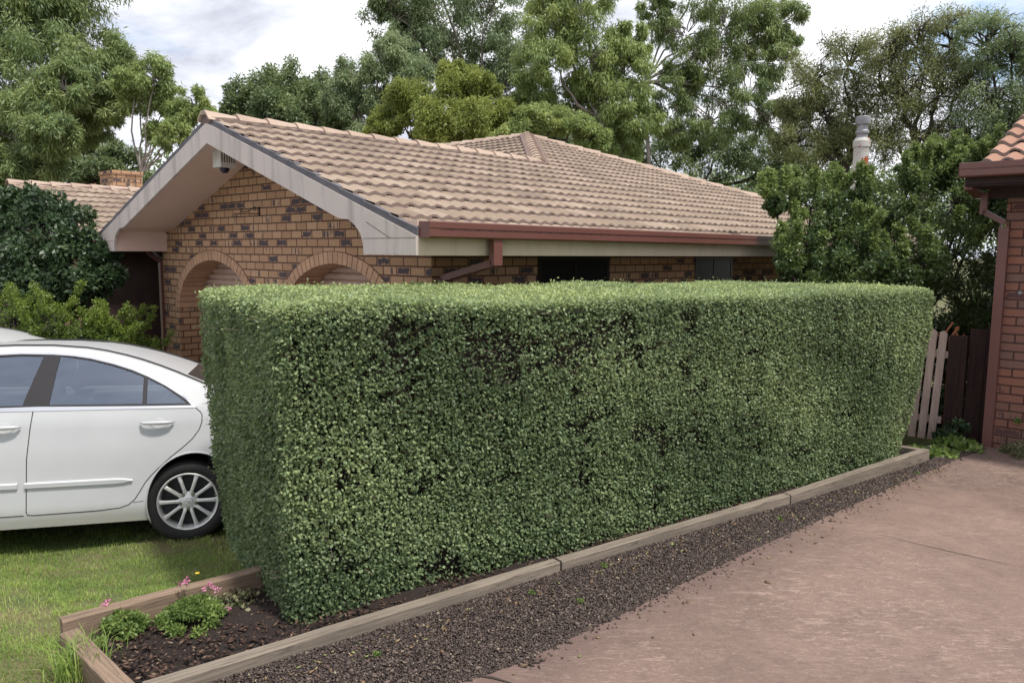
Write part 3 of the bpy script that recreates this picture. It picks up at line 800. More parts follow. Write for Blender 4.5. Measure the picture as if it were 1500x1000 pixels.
gutter(WX + .0, XF + .1, WY0, MT['gutter'], house, -1)
mb = MB(); mb.box(WX, XF + .3, WY0, WY0 + .018, 2.168, 2.335); mb.build('fascia', MT['fascia'], house)
mb = MB(); mb.box(XF - .01, XF + .01, WID - .28, WY0 + .05, 2.168, 2.335); mb.build('fascia', MT['fascia'], house)
def barge2():
    mb = MB()
    for ye, sg in ((WY0, 1), (15.5, -1)):
        P = [(0, 2.2), (0, EZ - .02), (3.0, EZ + 3 * TAN - .02), (3.0, EZ + 3 * TAN - .2), (.5, 2.3), (.3, 2.2)]
        mb.prism([(WX - .03, ye + sg * a, b) for a, b in P], [(WX, ye + sg * a, b) for a, b in P])
    return fix_normals(mb.build('barge_board', MT['barge'], house))
barge2()
# downpipe from the right gutter: drop, raked offset, wall pipe
mb = MB(); mb.box(.70, .80, -.10, -.045, 2.09, 2.31); mb.bar((.75, -.07, 2.11), (.75, .555, 1.965), .10, .055, up=(0, 0, 1)); mb.box(.70, .80, .53, .585, .05, 1.97)
mb.build('downpipe', MT['gutter'], house)
mb = MB(); mb.bar((.60, W1 + .33, 2.16), (.66, W1 + .05, 2.04), .09, .055); mb.box(.62, .70, W1 + .02, W1 + .09, .05, 2.05); mb.build('downpipe', MT['gutter'], house)
# windows of the right wall
for (x0, x1) in ((2.04, 3.24), (5.1, 6.1), (8.2, 10.0)):
    f = MB()
    for b_ in ((x0, x0 + .045, 1.1, 2.16), (x1 - .045, x1, 1.1, 2.16), (x0 + .045, x1 - .045, 1.1, 1.145), (x0 + .045, x1 - .045, 2.115, 2.16), ((x0 + x1) / 2 - .02, (x0 + x1) / 2 + .02, 1.145, 2.115)):
        f.box(b_[0], b_[1], .597, .608, b_[2], b_[3])
    fo = f.build('window', MT['window_frame'], house)
    g = MB(); g.box(x0 + .04, x1 - .04, .602, .606, 1.14, 2.12); g.build('pane', MT['window_dark'], fo)
# chimney of the wing
mb = MB(); mb.box(2.5, 3.1, 12.98, 13.72, 2.4, 3.77); mb.box(2.48, 3.12, 12.96, 13.74, 3.77, 3.856)
mb.build('chimney', MT['brick'], house)
mb = MB(); mb.box(2.6, 3.0, 13.08, 13.62, 3.857, 3.87); mb.build('flue_opening', MT['black_plastic'], house)

# tall white flue with rust
k = NM('rusty_white_paint'); n = k.noise(7, 6, .65); z = k.n('ShaderNodeSeparateXYZ', {0: k.co()})
band = k.ramp(z.outputs[2], [(.5, 0), (.62, 1)])
rm = k.ramp(n, [(.60, 0), (.64, 1)])
k.base(k.mix(rm, k.ramp(k.noise(3, 6), [(.3, (.33, .32, .30)), (.7, (.50, .49, .46))]), (.26, .06, .02))); k.set(Roughness=.6)
MT['flue'] = k.m
MT['galv'] = weathered('dull_galvanised', (.25, .25, .27), .5, .25, 6, .1, .2, metallic=.5)
fl = at(1257, 300, 16.4)
flue = empty('flue_pipe', (fl[0], fl[1], 2.14), 0, 'tall white metal flue pipe with rust patches and a grey cowl above the roof', 'flue')
mb = MB(); r_ = .150
mb.lathe([(0, 0), (r_ - .01, 0), (r_, 2.28), (r_ + .02, 2.28), (r_ + .02, 2.40), (r_ * .85, 2.47), (0, 2.47)], 28, 'z'); mb.build('pipe', MT['flue'], flue, smooth=False)
mb = MB(); mb.lathe([(0, 2.46), (.11, 2.46), (.11, 2.53), (.135, 2.56), (.135, 2.60), (.105, 2.63), (.10, 2.74), (0, 2.74)], 28, 'z'); mb.build('collar', MT['galv'], flue)
mb = MB(); mb.lathe([(0, 2.74), (.145, 2.74), (.15, 2.80), (.15, 2.885), (.13, 2.90), (0, 2.90)], 28, 'z'); mb.build('cowl', MT['galv'], flue)
rs = MB()
for (a0, zc_, hh_, ww) in ((-.42, 1.98, .17, .05), (-.18, 1.96, .14, .03), (-1.0, 2.02, .05, .015), (-.95, 1.88, .05, .012), (-.3, 1.80, .06, .05), (-.52, 1.72, .10, .012)):
    n = 14; cv = []
    for i in range(n):
        t = 2 * PI * i / n; rr_ = 1 + .35 * math.sin(3 * t + a0) * random.uniform(.4, 1)
        th = a0 - PI / 4 + ww / r_ * math.cos(t) * rr_; z_ = zc_ + hh_ / 1 * math.sin(t) * rr_ * .7
        cv.append(((r_ + .0015) * math.cos(th), (r_ + .0015) * math.sin(th), z_))
    b = len(rs.v); rs.v += cv; rs.f.append(tuple(range(b, b + n)))
rs.build('rust_patch', weathered('rust', (.30, .065, .02), .9, .3, 20, .2), flue)

# security sensor box under the soffit and the wrought iron bracket
def hou(x, y, z): a = H2W(x, y); return (a[0], a[1], z)
bx = empty('security_sensor', hou(.25, 3.52, 3.17), HR, 'white slotted sensor box with a dark dome hanging under the gable soffit', 'security sensor')
mb = MB(); mb.prism([(-.09, -.09, -.10), (-.09, .09, -.10), (-.09, .09, .11), (-.09, -.09, .15)][::1], [(.09, -.09, -.10), (.09, .09, -.10), (.09, .09, .11), (.09, -.09, .15)]); fix_normals(mb.build('housing', MT['white_plastic'], bx, bevel=.006))
mb = MB()
for i in range(6): mb.box(-.075 + i * .027, -.065 + i * .027, -.0925, -.089, -.05, .09)
mb.build('slots', MT['black_plastic'], bx)
mb = MB(); mb.lathe([(0, -.155), (.03, -.15), (.048, -.125), (.052, -.10), (0, -.10)], 20, 'z'); mb.build('dome', plain('violet_dark_dome', (.012, .008, .03), .15), bx, smooth=True)
br = empty('wall_bracket', hou(.64, 3.52, 2.62), HR, 'small black wrought iron scroll bracket fixed high on the gable wall', 'bracket')
mb = MB(); mb.box(-.008, .004, -.006, .006, -.045, .06)
def scroll(cx_, cz_, r0, turns, a0, sgn=1):
    return [(-.01 - (cx_ + (r0 * (1 - .7 * i / 22)) * math.cos(a0 + sgn * turns * 2 * PI * i / 22)), 0, cz_ + (r0 * (1 - .7 * i / 22)) * math.sin(a0 + sgn * turns * 2 * PI * i / 22)) for i in range(23)]
mb.tube([(-.01, 0, -.02), (-.14, 0, -.02), (-.27, 0, -.03)], .005, 6)
mb.tube([(-.01, 0, .04), (-.06, 0, .055), (-.12, 0, .01), (-.20, 0, -.01)], .0045, 6)
mb.tube(scroll(.27, -.05, .028, 1.2, PI / 2, -1), .0045, 6); mb.tube(scroll(.20, .012, .022, 1.2, -PI / 2), .004, 6); mb.tube(scroll(.05, .03, .025, 1.2, 0), .004, 6)
o = mb.build('bracket_scroll', MT['iron'], br)

# far red roofed neighbour behind the wing
nb_ = empty('neighbour_house', (-16.5, 34, 0), .3, 'distant house with a red tiled roof beyond the left wing', 'house')
mb = MB(); mb.box(-5, 5, -3, 3, 0, 2.4); mb.build('wall', MT['brick_red'], nb_)
mb = MB(); mb.prism([(-5.6, -3.6, 2.4), (5.6, -3.6, 2.4), (2.2, 0, 5.0), (-2.2, 0, 5.0)], [(-5.6, 3.6, 2.4), (5.6, 3.6, 2.4), (2.2, 0.01, 5.0), (-2.2, 0.01, 5.0)]); fix_normals(mb.build('roof', MT['tile_far'], nb_))

# ================================================================ NEIGHBOUR ON THE RIGHT
rh = empty('red_brick_house', (4.88, 7.70, .22), HR, 'corner of a red brick house with terracotta tiles at the right edge', 'house')
# local: x into depth, y left (negative y runs right towards the camera)
mb = MB(); mb.box(0, 6, -9, 0, 0, 2.62); mb.build('wall', MT['brick_red'], rh)
def zl(z): return z - .22
sg = MB(); sg.box(-.5, .0, -9, .27, zl(2.855), zl(2.875)); sg.build('soffit', MT['darkwood_and_shade'], rh)
sg = MB(); sg.box(-.50, -.48, -9, .27, zl(2.86), zl(2.98)); sg.build('fascia', MT['darkwood_and_shade'], rh)
# boarding between wall head and soffit
sg = MB(); sg.box(-.012, .03, -9, .16, zl(2.76), zl(2.854)); sg.build('frieze_board', MT['darkwood_and_shade'], rh)
mb = MB()
P = [(0, 0), (.105, 0), (.118, .012), (.118, .07), (.122, .075), (.122, .125), (.106, .128), (.104, .012), (.006, .012), (.006, .125), (0, .125)]
mb.prism([(-.50 - a, .30, zl(2.935) + b * 1.05) for a, b in P], [(-.50 - a, -9, zl(2.935) + b * 1.05) for a, b in P])
g2 = fix_normals(mb.build('gutter', MT['gutter2'], rh))
mb = MB()
for i in range(14): mb.box(-.6195, -.6175, .1 - i * .145 - .03, .1 - i * .145, zl(2.935) + .066, zl(2.935) + .071)
mb.box(-.619, -.6175, -6, .2, zl(2.935) + .0655, zl(2.935) + .068)
mb.build('overflow_slots', MT['black_plastic'], g2)
mb = MB(); mb.box(-.622, -.50, .298, .302, zl(2.936), zl(3.066)); mb.build('stop_end', MT['gutter2'], g2)
tiles('roof', (-.52, -9, 0), (0, 1), (1, 0), 3.3, lambda d: 0, lambda d: 9.13, MT['tile_red'], rh, period=.17, step=.02, amp=.045, aspan=(0, 9.16), z0=zl(3.035), lift=.04, tan=.40)
tiles('roof_slope', (6.4, -9, 0), (0, 1), (-1, 0), 3.63, lambda d: 0, lambda d: 9.13, MT['tile_red'], rh, period=.17, step=.06, amp=.045, aspan=(0, 9.16), z0=zl(3.035), lift=.04, tan=.37)
mb = MB(); P = [(-.5, 2.72), (2.75, 2.72 + 3.25 * .40), (6.4, 2.72)]
mb.prism([(a, .0, b + .1) for a, b in P], [(a, -.1, b + .1) for a, b in P]); fix_normals(mb.build('gable_end', MT['darkwood_and_shade'], rh))
# downpipe at the corner with raked offset under the soffit
mb = MB(); mb.box(-.075, -.004, -.04, .045, 0, 2.26); mb.bar((-.04, .0, 2.30), (-.04, .20, 2.42), .05, .06, up=(1, 0, 0)); mb.box(-.07, -.01, .165, .225, 2.39, 2.60)
mb.bar((-.04, .25, 2.58), (-.46, .25, 2.64), .07, .06)
mb.build('downpipe', MT['gutter2'], rh)
# grey round vent / nail plate on brick
mb = MB(); mb.tube([(0, -.165, 1.62), (-.004, -.165, 1.62)], .018, 14); mb.build('patch', MT['galv'], rh)

# ---------------- picket fence, dark gate
MT['picket'] = wood('mauve_painted_picket', (.46, .35, .30), (.30, .22, .19), (30, 30, 2))
fe = empty('picket_fence', (4.66 - .09, 8.05 + .08, .22), HR, 'short leaning mauve picket fence beside the hedge end', 'fence')
for i in range(9):
    y = .04 + i * .098; ln_ = 1.16 + .012 * math.sin(i * 2.3); tilt = .045
    mb = MB(); w_ = .072
    P = [(0, y - w_ / 2, 0), (0, y + w_ / 2, 0), (0, y + w_ / 2 - tilt * ln_, ln_ + .01), (0, y - tilt * ln_, ln_ + .025), (0, y - w_ / 2 - tilt * ln_, ln_ - .005)]
    mb.prism(P, [(p[0] + .018, p[1], p[2]) for p in P]); fix_normals(mb.build('picket', MT['picket'], fe))
for z_ in (.22, .93):
    mb = MB(); mb.box(.0185, .05, -.02 - z_ * .1, 1.1 - z_ * .1, z_ - .035, z_ + .035); mb.build('rail', MT['picket'], fe)
MT['gate'] = wood('dark_gate_board', (.040, .022, .020), (.015, .009, .009), (30, 30, 1.5))
gt = empty('timber_gate', (4.78 - .13, 7.98 + .12, .22), HR, 'tall dark stained board gate between the picket fence and the red brick wall', 'gate')
mb = MB(); mb.box(-.03, .05, -.16, .01, 0, 1.14); mb.build('gate_post', MT['gate'], gt)
mb = MB()
yb = -.17
for i in range(5):
    mb.box(.02 + .004 * (i % 2), .045 + .004 * (i % 2), yb - .148, yb, .03, 1.22 + .03 * min(i, 3)); yb -= .152
mb.build('gate_leaf', MT['gate'], gt)
mb = MB(); mb.box(.05, .09, -.95, -.17, .25, .34); mb.box(.05, .09, -.95, -.17, .95, 1.04); mb.each('gate_rail', MT['gate'], gt)
# pile of offcuts on the post
MT['rustwood'] = weathered('orange_brown_offcut', (.28, .11, .05), .9, .4, 8, .3)
of = empty('offcut_pile', (4.80 - .13, 8.06 + .12, 1.36), HR, 'tangle of orange brown sticks heaped behind the top of the gate post', 'sticks')
mb = MB()
for i in range(9):
    a = np.array([random.uniform(0, .12), random.uniform(-.16, .10), random.uniform(-.1, .04)]); b = a + np.array([random.uniform(-.05, .05), random.uniform(-.12, .12), random.uniform(.03, .13)])
    mb.bar(a, b, .012, .02)
mb.box(-.0, .06, -.15, .0, -1.2, -.02)
mb.build('stick', MT['rustwood'], of)

# ================================================================ CARS
def car_paint():
    k = NM('white_car_paint'); k.base(k.ramp(k.noise(2.5, 4), [(.3, (.46, .47, .485)), (.7, (.50, .51, .525))])); k.set(Roughness=.32)
    k.b.inputs['Coat Weight'].default_value = .3; k.b.inputs['Coat Roughness'].default_value = .05; k.b.inputs['Specular IOR Level'].default_value = .3
    # road grime low on the sills
    z = k.n('ShaderNodeSeparateXYZ', {0: k.co()}).outputs[2]
    f = k.math('ADD', z, k.math('MULTIPLY', k.math('SUBTRACT', k.noise(9, 5), .5), .12))
    c = k.b.inputs['Base Color'].links[0].from_socket
    k.base(k.mix(k.ramp(f, [(.2, .55), (.36, 0)]), c, (.40, .38, .30)))
    return k.m
MT['paint'] = car_paint()
def glass():
    k = NM('tinted_car_glass')
    tr = k.n('ShaderNodeBsdfTransparent', {0: (.62, .70, .70, 1)}); gl = k.n('ShaderNodeBsdfGlossy', {'Color': (.72, .82, 1, 1), 'Roughness': .02})
    fr = k.n('ShaderNodeFresnel', {0: 1.6}); f = k.math('MINIMUM', k.math('ADD', k.math('MULTIPLY', fr.outputs[0], 1.9), .11), 1)
    mx = k.n('ShaderNodeMixShader', {0: f, 1: tr.outputs[0], 2: gl.outputs[0]}); k.l(mx.outputs[0], k.o.inputs[0])
    return k.m
MT['glass'] = glass()
MT['glass_dark'] = plain('privacy_glass', (.015, .018, .022), .05)
MT['trim'] = plain('black_pillar_trim', (.018, .017, .02), .55, 0, .25)
MT['gap'] = plain('panel_gap', (.02, .02, .022), .8)
MT['chrome'] = plain('chrome_strip', (.75, .75, .76), .15, 1)
MT['tyre'] = weathered('tyre_rubber', (.022, .021, .022), .8, .25, 14, .2)
MT['rim'] = plain('silver_alloy', (.72, .72, .71), .35, .3)
MT['well'] = plain('wheel_well', (.006, .006, .006), .9)
MT['rimdark'] = plain('dark_brake_metal', (.03, .03, .032), .6, .4)  # dark metal behind the spokes and around the wheel nuts
MT['cabin'] = plain('grey_cabin', (.03, .032, .036), .8)
MT['lamp_red'] = plain('red_lamp', (.25, .01, .01), .15)
MT['lamp_clear'] = plain('clear_lamp', (.6, .62, .65), .1)
HWD = .905
def inset(x, z):
    s = np.where(z < .30, (.30 - z) * .25, 0) + np.where(z > .62, (z - .62) ** 2 * .22, 0)
    s = s + np.where(z > 1.03, (z - 1.03) * .50, 0)
    s = s + np.where(x > .25, ((x - .25) / .85) ** 2.2 * .20, 0) + np.where(x < -2.5, ((-2.5 - x) / 1.25) ** 2.2 * .26, 0)
    cr_ = np.exp(-((z - .93) / .035) ** 2) * .006
    return s - cr_
def cdt(loops, pts, keep):
    V = []; E = []
    for lp, closed in loops:
        b = len(V); V += lp; n = len(lp); E += [(b + i, b + i + 1) for i in range(n - 1)] + ([(b + n - 1, b)] if closed else [])
    V += pts
    r = geometry.delaunay_2d_cdt([Vector(p) for p in V], E, [], 0, 1e-5)
    vs = np.array([(p.x, p.y) for p in r[0]]); fs = np.array([f for f in r[2] if len(f) == 3])
    return vs, fs
def densify(P, d=.05, closed=True):
    o = []; n = len(P)
    for i in range(n if closed else n - 1):
        a = np.array(P[i]); b = np.array(P[(i + 1) % n]); m = max(1, int(np.linalg.norm(b - a) / d))
        for j in range(m): o.append(tuple(a + (b - a) * j / m))
    if not closed: o.append(tuple(P[-1]))
    return o
TOP = [(1.06, .93), (.98, 1.01), (.80, 1.045), (.50, 1.055), (.40, 1.068), (.30, 1.112), (.18, 1.165), (.05, 1.222), (-.08, 1.278), (-.2, 1.325), (-.32, 1.367), (-.45, 1.405), (-.58, 1.436), (-.72, 1.460), (-.95, 1.478), (-1.2, 1.480), (-1.38, 1.474), (-1.54, 1.452), (-1.72, 1.392), (-1.9, 1.295), (-2.1, 1.18), (-2.25, 1.09), (-2.38, 1.045), (-2.7, .99), (-3.1, .91), (-3.5, .80), (-3.66, .70)]
OUTL = [(.42, .2)] + [(.95, .24), (1.05, .3), (1.10, .45), (1.10, .62), (1.085, .78)] + TOP + [(-3.72, .55), (-3.70, .35), (-3.6, .22), (-3.2, .2), (-2.4, .195), (-.36, .2)]
ARX = .372
def arch(cx_, r=.365):
    return [(cx_ + r * .89 * math.cos(t), .325 + r * math.sin(t)) for t in np.linspace(-.42, PI + .42, 36)]
GOUT = [(-2.16, 1.045), (-1.90, 1.215), (-1.70, 1.340), (-1.50, 1.418), (-1.34, 1.444), (-1.15, 1.452), (-.94, 1.446), (-.80, 1.434), (-.68, 1.414), (-.52, 1.372), (-.39, 1.33), (-.263, 1.278), (-.14, 1.213), (-.03, 1.142), (.03, 1.095), (.075, 1.045), (.07, 1.031), (-2.14, 1.046)]
GOUT = [(a, b - .010 if b > 1.05 else b) for a, b in GOUT]
GIN = [(-2.11, 1.058), (-1.88, 1.203), (-1.69, 1.322), (-1.49, 1.398), (-1.33, 1.422), (-1.15, 1.430), (-.94, 1.424), (-.80, 1.412), (-.68, 1.392), (-.52, 1.351), (-.39, 1.308), (-.27, 1.256), (-.15, 1.193), (-.04, 1.122), (.01, 1.085), (.045, 1.048), (-1.0, 1.060)]
WIN = {'front_window': [(-2.03, 1.07), (-1.86, 1.185), (-1.67, 1.305), (-1.48, 1.383), (-1.32, 1.408), (-1.15, 1.416), (-1.00, 1.412), (-1.08, 1.075)],
       'rear_window': [(-.912, 1.075), (-.89, 1.413), (-.80, 1.400), (-.68, 1.380), (-.52, 1.338), (-.40, 1.297), (-.305, 1.258), (-.298, 1.067)],
       'quarter_window': [(-.268, 1.066), (-.275, 1.245), (-.15, 1.180), (-.045, 1.108), (-.005, 1.075), (.015, 1.062)]}
def build_car(label, group):
    car = empty('parked_car', (0, 0, 0), 0, label, 'car', group)
    grid = [(x, z) for x in np.arange(-3.75, 1.12, .055) for z in np.arange(.2, 1.5, .05)]
    grid = [p for p in grid]
    arR = arch(0.06); arF = arch(-2.765)
    loops = [(densify(OUTL, .06), True), (arR, True), (arF, True), (densify(GOUT, .05), True), (densify(GIN, .05), True)] + [(densify(w_, .05), True) for w_ in WIN.values()]
    vs, fs = cdt(loops, grid, None)
    ctr = vs[fs].mean(1); cx_, cz_ = ctr[:, 0], ctr[:, 1]
    ar = np.abs(np.cross(vs[fs[:, 1]] - vs[fs[:, 0]], vs[fs[:, 2]] - vs[fs[:, 0]]))
    ins = inpoly(cx_, cz_, OUTL) & ~inpoly(cx_, cz_, arR) & ~inpoly(cx_, cz_, arF) & (ar > 1e-7)
    ing = inpoly(cx_, cz_, GOUT); inn = inpoly(cx_, cz_, GIN)
    glz = {k_: inpoly(cx_, cz_, w_) for k_, w_ in WIN.items()}
    anyg = glz['front_window'] | glz['rear_window'] | glz['quarter_window']
    def side(name, mask, m, off=0., sm=True, parent=car):
        f = fs[mask & ins]; used = np.unique(f); mp_ = -np.ones(len(vs), int); mp_[used] = np.arange(len(used))
        p = vs[used]; y = -(HWD - inset(p[:, 0], p[:, 1])) - off
        q = mp_[f]
        a = vs[f[:, 1]] - vs[f[:, 0]]; b = vs[f[:, 2]] - vs[f[:, 0]]; cw = np.cross(a, b) < 0
        q[cw] = q[cw][:, ::-1]
        add(name, np.c_[p[:, 0], y, p[:, 1]], q, m, parent, smooth=sm)
        return add(name, np.c_[p[:, 0], -y, p[:, 1]], np.ascontiguousarray(q[:, ::-1]), m, parent, smooth=sm)
    body = side('side_panels', ~ing, MT['paint'])
    side('window_chrome', ing & ~inn, MT['chrome'], .004)
    side('pillar_trim', inn & ~anyg, MT['trim'], .001)
    for k_, mk in glz.items(): side(k_, mk & inn, MT['glass'], -.004)
    # top skin: bonnet, screens, roof, boot
    tp = np.array(densify(TOP[::-1], .05, False)); tp = tp[np.argsort(tp[:, 0])]
    # rounding over the shoulder: profile from edge to centre
    m = 21; S = np.linspace(-1, 1, m)
    ye = HWD - inset(tp[:, 0], tp[:, 1])
    x = tp[:, 0]
    crown = np.interp(x, [-3.7, -3.4, -2.35, -2.1, -1.5, -.7, -.3, .1, .42, .6, 1.0, 1.1], [.02, .06, .05, .05, .02, .012, .018, .022, .018, .015, .015, .015])
    push = np.interp(x, [-2.35, -2.1, -1.55, -1.2, -.6, -.2, .1, .4, .5], [-.1, -.16, -.05, 0, .0, .02, .02, .0, .0])
    V = np.zeros((len(x), m, 3))
    cs = 1 - np.abs(S) ** 2.6
    V[..., 0] = x[:, None] + push[:, None] * (1 - S ** 2)[None]
    V[..., 1] = ye[:, None] * S[None]
    V[..., 2] = tp[:, 1][:, None] + crown[:, None] * cs[None] * 1.0
    n = len(x); I = (np.arange(n - 1)[:, None] * m + np.arange(m - 1)[None]).ravel()
    Q = np.stack([I, I + m, I + m + 1, I + 1], 1)
    qx = x[Q[:, 0] // m]; qs = np.abs((S[Q[:, 0] % m] + S[Q[:, 3] % m]) / 2)
    rearg = (qx > -.02) & (qx < .34) & (qs < .80); frontg = (qx > -2.30) & (qx < -1.62) & (qs < .9)
    Vf = V.reshape(-1, 3)
    add('roof_bonnet_boot', Vf, Q[~(rearg | frontg)], MT['paint'], car, smooth=True)
    add('rear_screen', Vf, Q[rearg], MT['glass_dark'], car, smooth=True)
    add('windscreen', Vf, Q[frontg], MT['glass'], car, smooth=True)
    # roof ditch mouldings
    mb = MB()
    for s_ in (-1, 1):
        P = [(a, s_ * (HWD - inset(np.array(a), np.array(b)) - .045), b + .012) for a, b in TOP[6:18]]
        mb.tube(P, .006, 6)
        P = [(a, s_ * ((HWD - inset(np.array(a), np.array(b))) + .001), b - .002) for a, b in TOP[5:18]]
    mb.each('roof_moulding', MT['trim'], car)
    # nose and tail covers: bumper faces
    for nm, xs_, zs_ in (('rear_bumper', [.95, 1.05, 1.10, 1.10, 1.085, 1.06], [.24, .3, .45, .62, .78, .93]), ('front_bumper', [-3.6, -3.70, -3.72, -3.66], [.22, .35, .55, .70])):
        V = []; Fc = []
        for i, (a, b) in enumerate(zip(xs_, zs_)):
            yy = HWD - float(inset(np.array(a), np.array(b)))
            for j, s_ in enumerate(np.linspace(-1, 1, 15)):
                V.append((a + (1 if a > 0 else -1) * .11 * (1 - s_ ** 2), yy * s_, b))
                if i and j: q = i * 15 + j; Fc.append((q, q - 1, q - 16, q - 15))
        add(nm, V, Fc, MT['paint'], car, smooth=True)
    # panel gaps as thin recessed-looking strips following the side
    def strip(name, P, w_, off, m_, parent=car, d=.03, taper=False):
        P = densify(P, d, False)
        for s_ in (-1, 1):
            V = []; Fc = []; b0 = 0
            for i, p in enumerate(P):
                a = np.array(P[max(i - 1, 0)]); b = np.array(P[min(i + 1, len(P) - 1)]); t = (b - a) / (np.linalg.norm(b - a) + 1e-9); nn = np.array([-t[1], t[0]])
                for e_ in (-1, 1):
                    q = np.array(p) + nn * e_ * w_ / 2; yy = HWD - float(inset(q[0], q[1])) + off
                    V.append((q[0], s_ * yy, q[1]))
                if i: k_ = b0 + 2 * i; Fc.append((k_ - 2, k_ - 1, k_ + 1, k_))
            o = add(name, V, Fc, m_, parent)
        return o
    rd = [(.073, 1.03), (.105, 1.0), (.118, .975), (.118, .93), (.10, .87), (.05, .80), (-.015, .74), (-.10, .67), (-.175, .60), (-.235, .54), (-.275, .49), (-.315, .42), (-.35, .365), (-.39, .33), (-.45, .31), (-.6, .30), (-1.0, .295), (-1.042, .30), (-1.05, .32), (-1.042, .7), (-1.022, .9), (-1.003, 1.06)]
    strip('rear_door_gap', rd, .006, .0015, MT['gap'])
    strip('pillar_gap', [(-1.003, 1.062), (-.975, 1.44)], .006, .003, MT['gap'])
    strip('front_door_gap', [(-1.065, .297), (-2.0, .29), (-2.10, .34), (-2.13, .6), (-2.14, .9), (-2.13, 1.04)], .006, .0015, MT['gap'])
    strip('belt_chrome', [(-2.14, 1.052), (-.98, 1.060), (.07, 1.038)], .012, .005, MT['chrome'])
    strip('sill_line', [(-.36, .345), (-.29, .35)], .004, .001, MT['gap'])
    # side mouldings as solids
    for (a, b, e0, e1) in ((-1.055, -.36, .0, .08), (-2.02, -1.10, .05, .0)):
        for s_ in (-1, 1):
            mb = MB(); n_ = 12; ring = []
            for i in range(n_ + 1):
                xx = a + (b - a) * i / n_; tp_ = 1.0
                if e1 and xx > b - e1: tp_ = max(.12, (b - xx) / e1) ** .5
                if e0 and xx < a + e0: tp_ = max(.12, (xx - a) / e0) ** .5
                z0_, z1_ = .512 - .024 * tp_, .512 + .024 * tp_
                y_ = HWD - float(inset(xx, .51))
                ring.append([(xx, s_ * (y_ - .004), z0_), (xx, s_ * (y_ + .014), z0_ + .006), (xx, s_ * (y_ + .016), z1_ - .012), (xx, s_ * (y_ - .004), z1_)])
            for i in range(n_): mb.prism(ring[i], ring[i + 1])
            fix_normals(mb.build('side_moulding', MT['paint'], car, smooth=False))
    # handles with their cups
    k = NM('handle_cup'); k.base((.50, .51, .52)); k.set(Roughness=.3)
    for hx in (-.19, -1.19):
        for s_ in (-1, 1):
            mb = MB(); cu = MB()
            P = []
            for i in range(11):
                t = i / 10; xx = hx + .115 - .23 + .23 * t; out_ = .012 + .030 * math.sin(PI * t) ** .4
                P.append((xx, s_ * (HWD - float(inset(xx, .93)) + out_), .932))
            mb.tube(P, [.006 + .0095 * math.sin(PI * i / 10) ** .5 for i in range(11)], 10)
            n_ = 20; b = len(cu.v); y_ = HWD - float(inset(hx, .92)) + .003
            cu.v += [(hx + .01 + .06 * math.cos(2 * PI * i / n_), s_ * (HWD - float(inset(hx, .925 + .042 * math.sin(2 * PI * i / n_))) + .0025), .925 + .042 * math.sin(2 * PI * i / n_)) for i in range(n_)]
            cu.f.append(tuple(range(b, b + n_)) if s_ < 0 else tuple(range(b, b + n_))[::-1])
            h_ = mb.build('door_handle', MT['paint'], car, smooth=True)
            cu.build('handle_cup', k.m, h_)
    # wheel arches: lip and dark well
    for wx in (.06, -2.765):
        for s_ in (-1, 1):
            mb = MB(); lp = MB()
            A1 = [(wx + .326 * math.cos(t), .325 + .366 * math.sin(t)) for t in np.linspace(-.3, PI + .3, 30)]
            for i in range(29):
                (a, b), (c2, d2) = A1[i], A1[i + 1]
                ya = HWD - float(inset(a, b)); yb_ = HWD - float(inset(c2, d2)); n0 = len(mb.v)
                mb.v += [(a, s_ * ya, b), (c2, s_ * yb_, d2), (c2, s_ * .55, d2), (a, s_ * .55, b)]; mb.f.append((n0, n0 + 1, n0 + 2, n0 + 3))
            n0 = len(mb.v); mb.v += [(a, s_ * .56, b) for a, b in A1]; mb.f.append(tuple(range(n0, n0 + 30)))
            P = [(a, s_ * (HWD - float(inset(a, b)) + .003), b) for a, b in arch(wx, .372)]
            lp.tube(P, .007, 6)
            mb.build('wheel_well', MT['well'], car)
            lp.build('arch_lip', MT['paint'], car, smooth=True)
    # wheels
    for wx in (0.013, -2.765):
        for s_ in (-1, 1):
            wh = MB(); yo = s_ * (HWD - .035)
            def yy(v): return yo - s_ * v
            R = .308
            wh.lathe([(.215, .02), (.225, .003), (.25, -.006), (.285, 0), (.305, .018), (R - .004, .045), (R, .07), (R, .16), (.30, .2), (.25, .21), (.215, .19)], 56, 'y')
            wh.v = [(a + wx, yy(b), c2 + .315) for a, b, c2 in wh.v]
            w_ = fix_normals(wh.build('wheel', MT['tyre'], car, smooth=True))
            rm_ = MB(); rm_.lathe([(.218, .025), (.219, .004), (.213, .000), (.207, .004), (.203, .014), (.196, .05), (.194, .12), (.218, .15)], 56, 'y')
            for k_ in range(10):
                a0 = 2 * PI * k_ / 10 + 2 * PI * .0
                c1, s1 = math.cos(a0), math.sin(a0)
                def rp(r, t, d_): return (r * c1 - t * s1, d_, r * s1 + t * c1)
                sec = [(.045, .017, .022), (.09, .012, .014), (.15, .0125, .010), (.185, .015, .012), (.206, .019, .016)]
                for (r0, w0, d0), (r1, w1, d1) in zip(sec[:-1], sec[1:]):
                    rm_.prism([rp(r0, -w0, d0 + .006), rp(r0, -w0 * .45, d0), rp(r0, w0 * .45, d0), rp(r0, w0, d0 + .006), rp(r0, w0 * .8, d0 + .035), rp(r0, -w0 * .8, d0 + .035)],
                              [rp(r1, -w1, d1 + .006), rp(r1, -w1 * .45, d1), rp(r1, w1 * .45, d1), rp(r1, w1, d1 + .006), rp(r1, w1 * .8, d1 + .035), rp(r1, -w1 * .8, d1 + .035)])
            rm_.lathe([(0, .012), (.028, .012), (.034, .016), (.062, .022), (.07, .03), (.07, .05), (0, .05)], 40, 'y')
            rm_.v = [(a + wx, yy(b), c2 + .315) for a, b, c2 in rm_.v]
